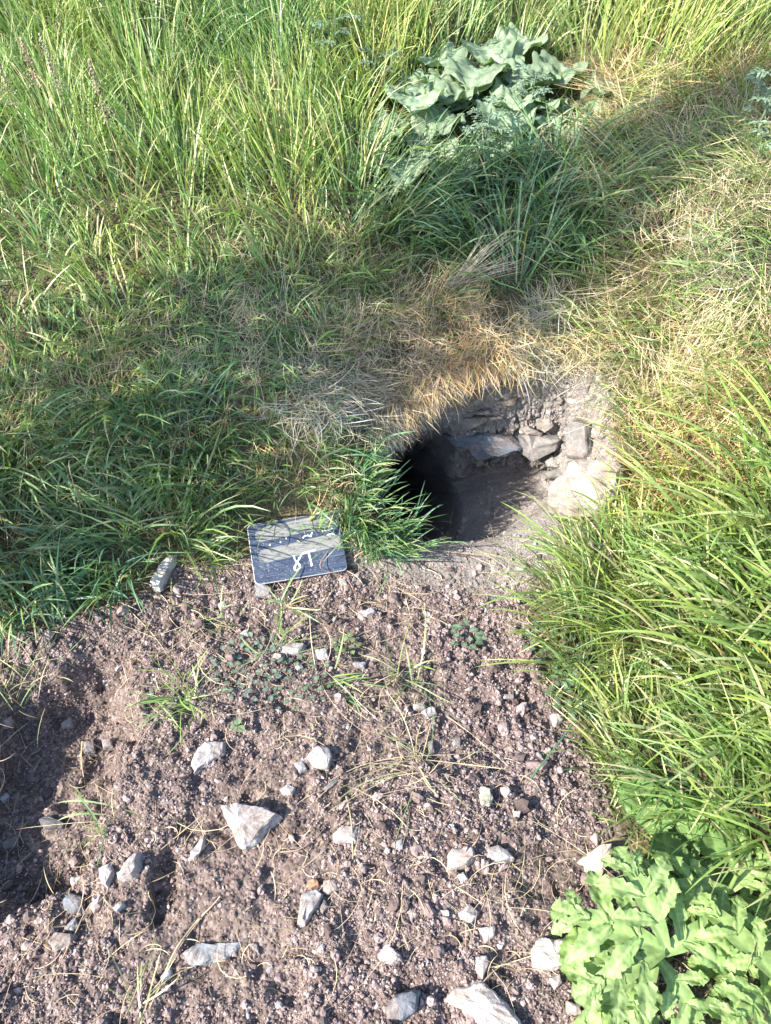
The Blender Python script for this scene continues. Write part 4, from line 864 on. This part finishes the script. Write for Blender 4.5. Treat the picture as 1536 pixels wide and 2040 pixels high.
# ------------------------------------------------------------------ slate with chalk writing
def slate():
    BLp, BRp, TLp, TRp = (508, 1166), (693, 1135), (485, 1048), (665, 1017)
    gl = at(*BLp)[0]; gr = at(*BRp)[0]
    zz = max(gl.z, gr.z)+.010
    d = Vector(ray(*BLp)); BL = CO+d*((zz-CAM_Z)/d.z); d = Vector(ray(*BRp)); BR = CO+d*((zz+.004-CAM_Z)/d.z)
    Wv = BR-BL; Wd = Wv.length; ex = Wv.normalized()
    best = None
    for k in range(5, 88):
        a = R(k); up = (Vector((0, 0, 1))-ex*ex.z).normalized(); back = up.cross(ex); back = back if back.y > 0 else -back
        ey = back*math.cos(a)+up*math.sin(a)
        for Hh in np.linspace(.08, .26, 73):
            e = 0
            for Q, t in ((BL+ey*Hh, TLp), (BR+ey*Hh, TRp)):
                u, v = project(np.array(Q.x), np.array(Q.y), np.array(Q.z)); e += (u-t[0])**2+(v-t[1])**2
            if best is None or e < best[0]: best = (float(e), k, Hh, ey.copy())
    print('slate fit', best[:3], 'width', Wd)
    _, k, Hh, ey = best; ez = ex.cross(ey); th = .006
    M = Matrix((ex, ey, ez)).transposed().to_4x4(); M.translation = BL - ez*th
    root = plant('chalk_slate', 'small dark blue chalk slate with scratched face, propped in the grass left of the burrow', 'slate', BL)
    root.matrix_world = M
    m, n, b = newmat('slate_face'); tc = N(n, 'ShaderNodeTexCoord')
    mp = N(n, 'ShaderNodeMapping'); mp.inputs['Scale'].default_value = (14, 420, 1); n.links.new(tc.outputs['Object'], mp.inputs[0])
    n1 = N(n, 'ShaderNodeTexNoise', Scale=1.0, Detail=6.0, Roughness=.75); n.links.new(mp.outputs[0], n1.inputs['Vector'])
    n2 = N(n, 'ShaderNodeTexNoise', Scale=22.0, Detail=5.0); n.links.new(tc.outputs['Object'], n2.inputs['Vector'])
    n3 = N(n, 'ShaderNodeTexNoise', Scale=260.0, Detail=3.0); n.links.new(tc.outputs['Object'], n3.inputs['Vector'])
    c = ramp(n, n1.outputs[0], [(.40, (.012, .020, .042)), (.55, (.026, .040, .075)), (.64, (.09, .12, .18)), (.75, (.22, .25, .31))])
    c = mixc(n, ramp(n, n2.outputs[0], [(.45, 0.0), (.75, .5)]), c, (.07, .09, .14)); c = mixc(n, ramp(n, n3.outputs[0], [(.60, 0.0), (.68, .5)]), c, (.2, .22, .26))
    n.links.new(c, b.inputs['Base Color']); b.inputs['Roughness'].default_value = .6; b.inputs['Specular IOR Level'].default_value = .35
    bp = N(n, 'ShaderNodeBump', Strength=.2, Distance=.0006); n.links.new(n1.outputs[0], bp.inputs['Height']); n.links.new(bp.outputs[0], b.inputs['Normal'])
    m2, n_, b2 = newmat('slate_edge'); b2.inputs['Base Color'].default_value = (.34, .35, .37, 1); b2.inputs['Roughness'].default_value = .8
    m3, n_3, b3 = newmat('chalk'); tc3 = N(n_3, 'ShaderNodeTexCoord'); q3 = N(n_3, 'ShaderNodeTexNoise', Scale=500.0, Detail=3.0); n_3.links.new(tc3.outputs['Object'], q3.inputs['Vector'])
    n_3.links.new(ramp(n_3, q3.outputs[0], [(.35, (.42, .46, .52)), (.55, (.85, .87, .90))]), b3.inputs['Base Color']); b3.inputs['Roughness'].default_value = .95
    # board: rounded corners
    bm = bmesh.new(); rr = .010; ring = []
    for cx, cy, a0 in ((Wd-rr, rr, -90), (Wd-rr, Hh-rr, 0), (rr, Hh-rr, 90), (rr, rr, 180)):
        for s in range(6): a = R(a0+s*18); ring.append((cx+rr*math.cos(a), cy+rr*math.sin(a)))
    lv = []
    def inset(p, e): return (p[0]+(Wd/2-p[0])*e/(Wd/2), p[1]+(Hh/2-p[1])*e/(Hh/2))
    for e, z in ((.0012, 0), (0, .0012), (0, th-.0012), (.0012, th)): lv.append([bm.verts.new((*inset(p, e), z)) for p in ring])
    for a, c_ in zip(lv, lv[1:]):
        for i in range(len(ring)):
            f = bm.faces.new((a[i], a[(i+1) % len(ring)], c_[(i+1) % len(ring)], c_[i])); f.material_index = 1
    bm.faces.new(lv[-1]); f = bm.faces.new(lv[0][::-1])
    me = bpy.data.meshes.new('board'); bm.to_mesh(me); bm.free(); o = link('board', me, m, root); me.materials.append(m2)
    # chalk strokes in board coordinates (u 0..1, v 0..1 from lower left)
    def strokes(name, segs, wd, zoff=.0003, lab=None):
        bm = bmesh.new()
        for poly in segs:
            pts = [Vector((u*Wd, v*Hh, th+zoff)) for u, v in poly]; L_, R_ = [], []
            for i, q in enumerate(pts):
                t = (pts[min(i+1, len(pts)-1)]-pts[max(i-1, 0)]).normalized(); s = Vector((-t.y, t.x, 0))*wd*(.5+.12*random.uniform(-1, 1))
                L_.append(bm.verts.new(q+s)); R_.append(bm.verts.new(q-s))
            for i in range(len(pts)-1): bm.faces.new((L_[i], L_[i+1], R_[i+1], R_[i]))
        me = bpy.data.meshes.new(name); bm.to_mesh(me); bm.free(); o = link(name, me, m3, root)
        if lab: o['label'] = lab
    def wob(poly, n=7):
        out = []
        for a, c_ in zip(poly, poly[1:]):
            for k in range(n): t = k/n; out.append((a[0]+(c_[0]-a[0])*t+random.uniform(-.0012, .0012), a[1]+(c_[1]-a[1])*t+random.uniform(-.002, .002)))
        return out+[poly[-1]]
    CH = [wob([(.44,.29),(.455,.20),(.475,.16),(.49,.12),(.485,.07),(.455,.045),(.43,.06),(.43,.10),(.455,.15),(.49,.22),(.525,.285)])]
    CH2 = [wob([(.60,.30),(.605,.20),(.61,.12),(.612,.075)]), wob([(.53,.305),(.60,.315),(.68,.325)])]
    for k in range(len(CH)): CH[k] = [(u+.01, v+.08) for u, v in CH[k]]
    for k in range(len(CH2)): CH2[k] = [(u+.015, v+.08) for u, v in CH2[k]]
    strokes('chalk_writing', CH+CH2, .0034, lab='white chalk figures 8 and 1 near the lower edge')
    frag = [wob([(.58,.635),(.60,.665),(.64,.665),(.665,.64),(.69,.71)]), wob([(.33,.62),(.338,.635)]), wob([(.40,.66),(.404,.69)]), wob([(.21,.60),(.225,.62)]), wob([(.80,.70),(.86,.70),(.92,.715)]), wob([(.84,.62),(.90,.63),(.93,.60)])]
    strokes('chalk_remnant', frag, .0024)
    # grey patches standing in for the two redaction bars, streaked like wiped chalk
    m4, n4, b4 = newmat('redaction_grey'); t4 = N(n4, 'ShaderNodeTexCoord'); mp4 = N(n4, 'ShaderNodeMapping'); mp4.inputs['Scale'].default_value = (60, 260, 1); n4.links.new(t4.outputs['Object'], mp4.inputs[0])
    q4 = N(n4, 'ShaderNodeTexNoise', Scale=1.0, Detail=6.0, Roughness=.7); n4.links.new(mp4.outputs[0], q4.inputs['Vector'])
    n4.links.new(ramp(n4, q4.outputs[0], [(.36, (.03, .042, .07)), (.44, (.13, .135, .135)), (.6, (.19, .19, .178))]), b4.inputs['Base Color']); b4.inputs['Roughness'].default_value = .95
    for (u0, v0, u1, v1, hw) in ((.10+.05, .80, .90-.03, .865, .0150), (.10+.05, .44, .90, .51, .0145)):
        bm = bmesh.new(); a = Vector((u0*Wd, v0*Hh, th+.00015)); c_ = Vector((u1*Wd, v1*Hh, th+.00015)); t = (c_-a).normalized(); s = Vector((-t.y, t.x, 0)); vs = []
        for cen, sg in ((a, -1), (c_, 1)):
            for k in range(9):
                an = R(-90+k*22.5); vs.append(bm.verts.new(cen+t*sg*math.cos(an)*hw*(1+random.uniform(-.08, .08))+s*sg*math.sin(an)*hw*(1+random.uniform(-.06, .06))))
        bm.faces.new(vs)
        me = bpy.data.meshes.new('redaction_patch'); bm.to_mesh(me); bm.free(); link('redaction_patch', me, m4, root)['label'] = 'grey patch standing in for a redaction bar, streaked like wiped chalk'
slate()

# ------------------------------------------------------------------ slim tree added out of view on the left, shaped to cast the shade band
def added_shade_tree():
    bx, by = -1.97, .50; bz = float(base_h(np.array([bx]), np.array([by]))[0])
    r = plant('added_shade_tree', 'slim young tree left of the burrow, added out of view to cast the shade band', 'tree', (bx, by, bz))
    pts = [Vector((bx+.02*math.sin(z*2), by+.02*math.cos(z*3), bz+z)) for z in np.linspace(0, 2.7, 14)]
    V, F = [], []
    for i, q in enumerate(pts):
        for k in range(9): V.append(((q.x-bx)+math.cos(k*.698)*.03*(1-.8*i/14), (q.y-by)+math.sin(k*.698)*.03*(1-.8*i/14), q.z-bz))
    for i in range(len(pts)-1):
        for k in range(9): F.append((i*9+k, i*9+(k+1) % 9, i*9+9+(k+1) % 9, i*9+9+k))
    link('trunk', np_mesh('trunk', np.array(V), np.array(F), np.tile(np.array([.12, .09, .07]), (len(V), 1))), M_stone, r)
    n = 3600; z = rng.uniform(.85, 2.95, n); rad = np.interp(z, [.8, 1.05, 1.5, 2.3, 2.95], [.12, .24, .23, .17, .05])*(1+.35*fbm(z*3, z*0, seed=77))
    a = rng.uniform(0, 6.28, n); d = rad*np.sqrt(rng.uniform(.02, 1, n))
    P = np.stack([bx+d*np.cos(a), by+d*np.sin(a), bz+z], 1)
    V, F, C = blades(P, a+rng.normal(0, .6, n), rng.uniform(.5, 1.6, n), rng.uniform(.1, .6, n), rng.uniform(.035, .07, n), rng.uniform(.018, .032, n), pal(n, [MG, LG], [1, 1]), pal(n, [MG, LG], [1, 1]), seg=4, clip=False)
    link('crown', np_mesh('crown', V-np.array([bx, by, bz]), F, C), M_leaf, r)
added_shade_tree()
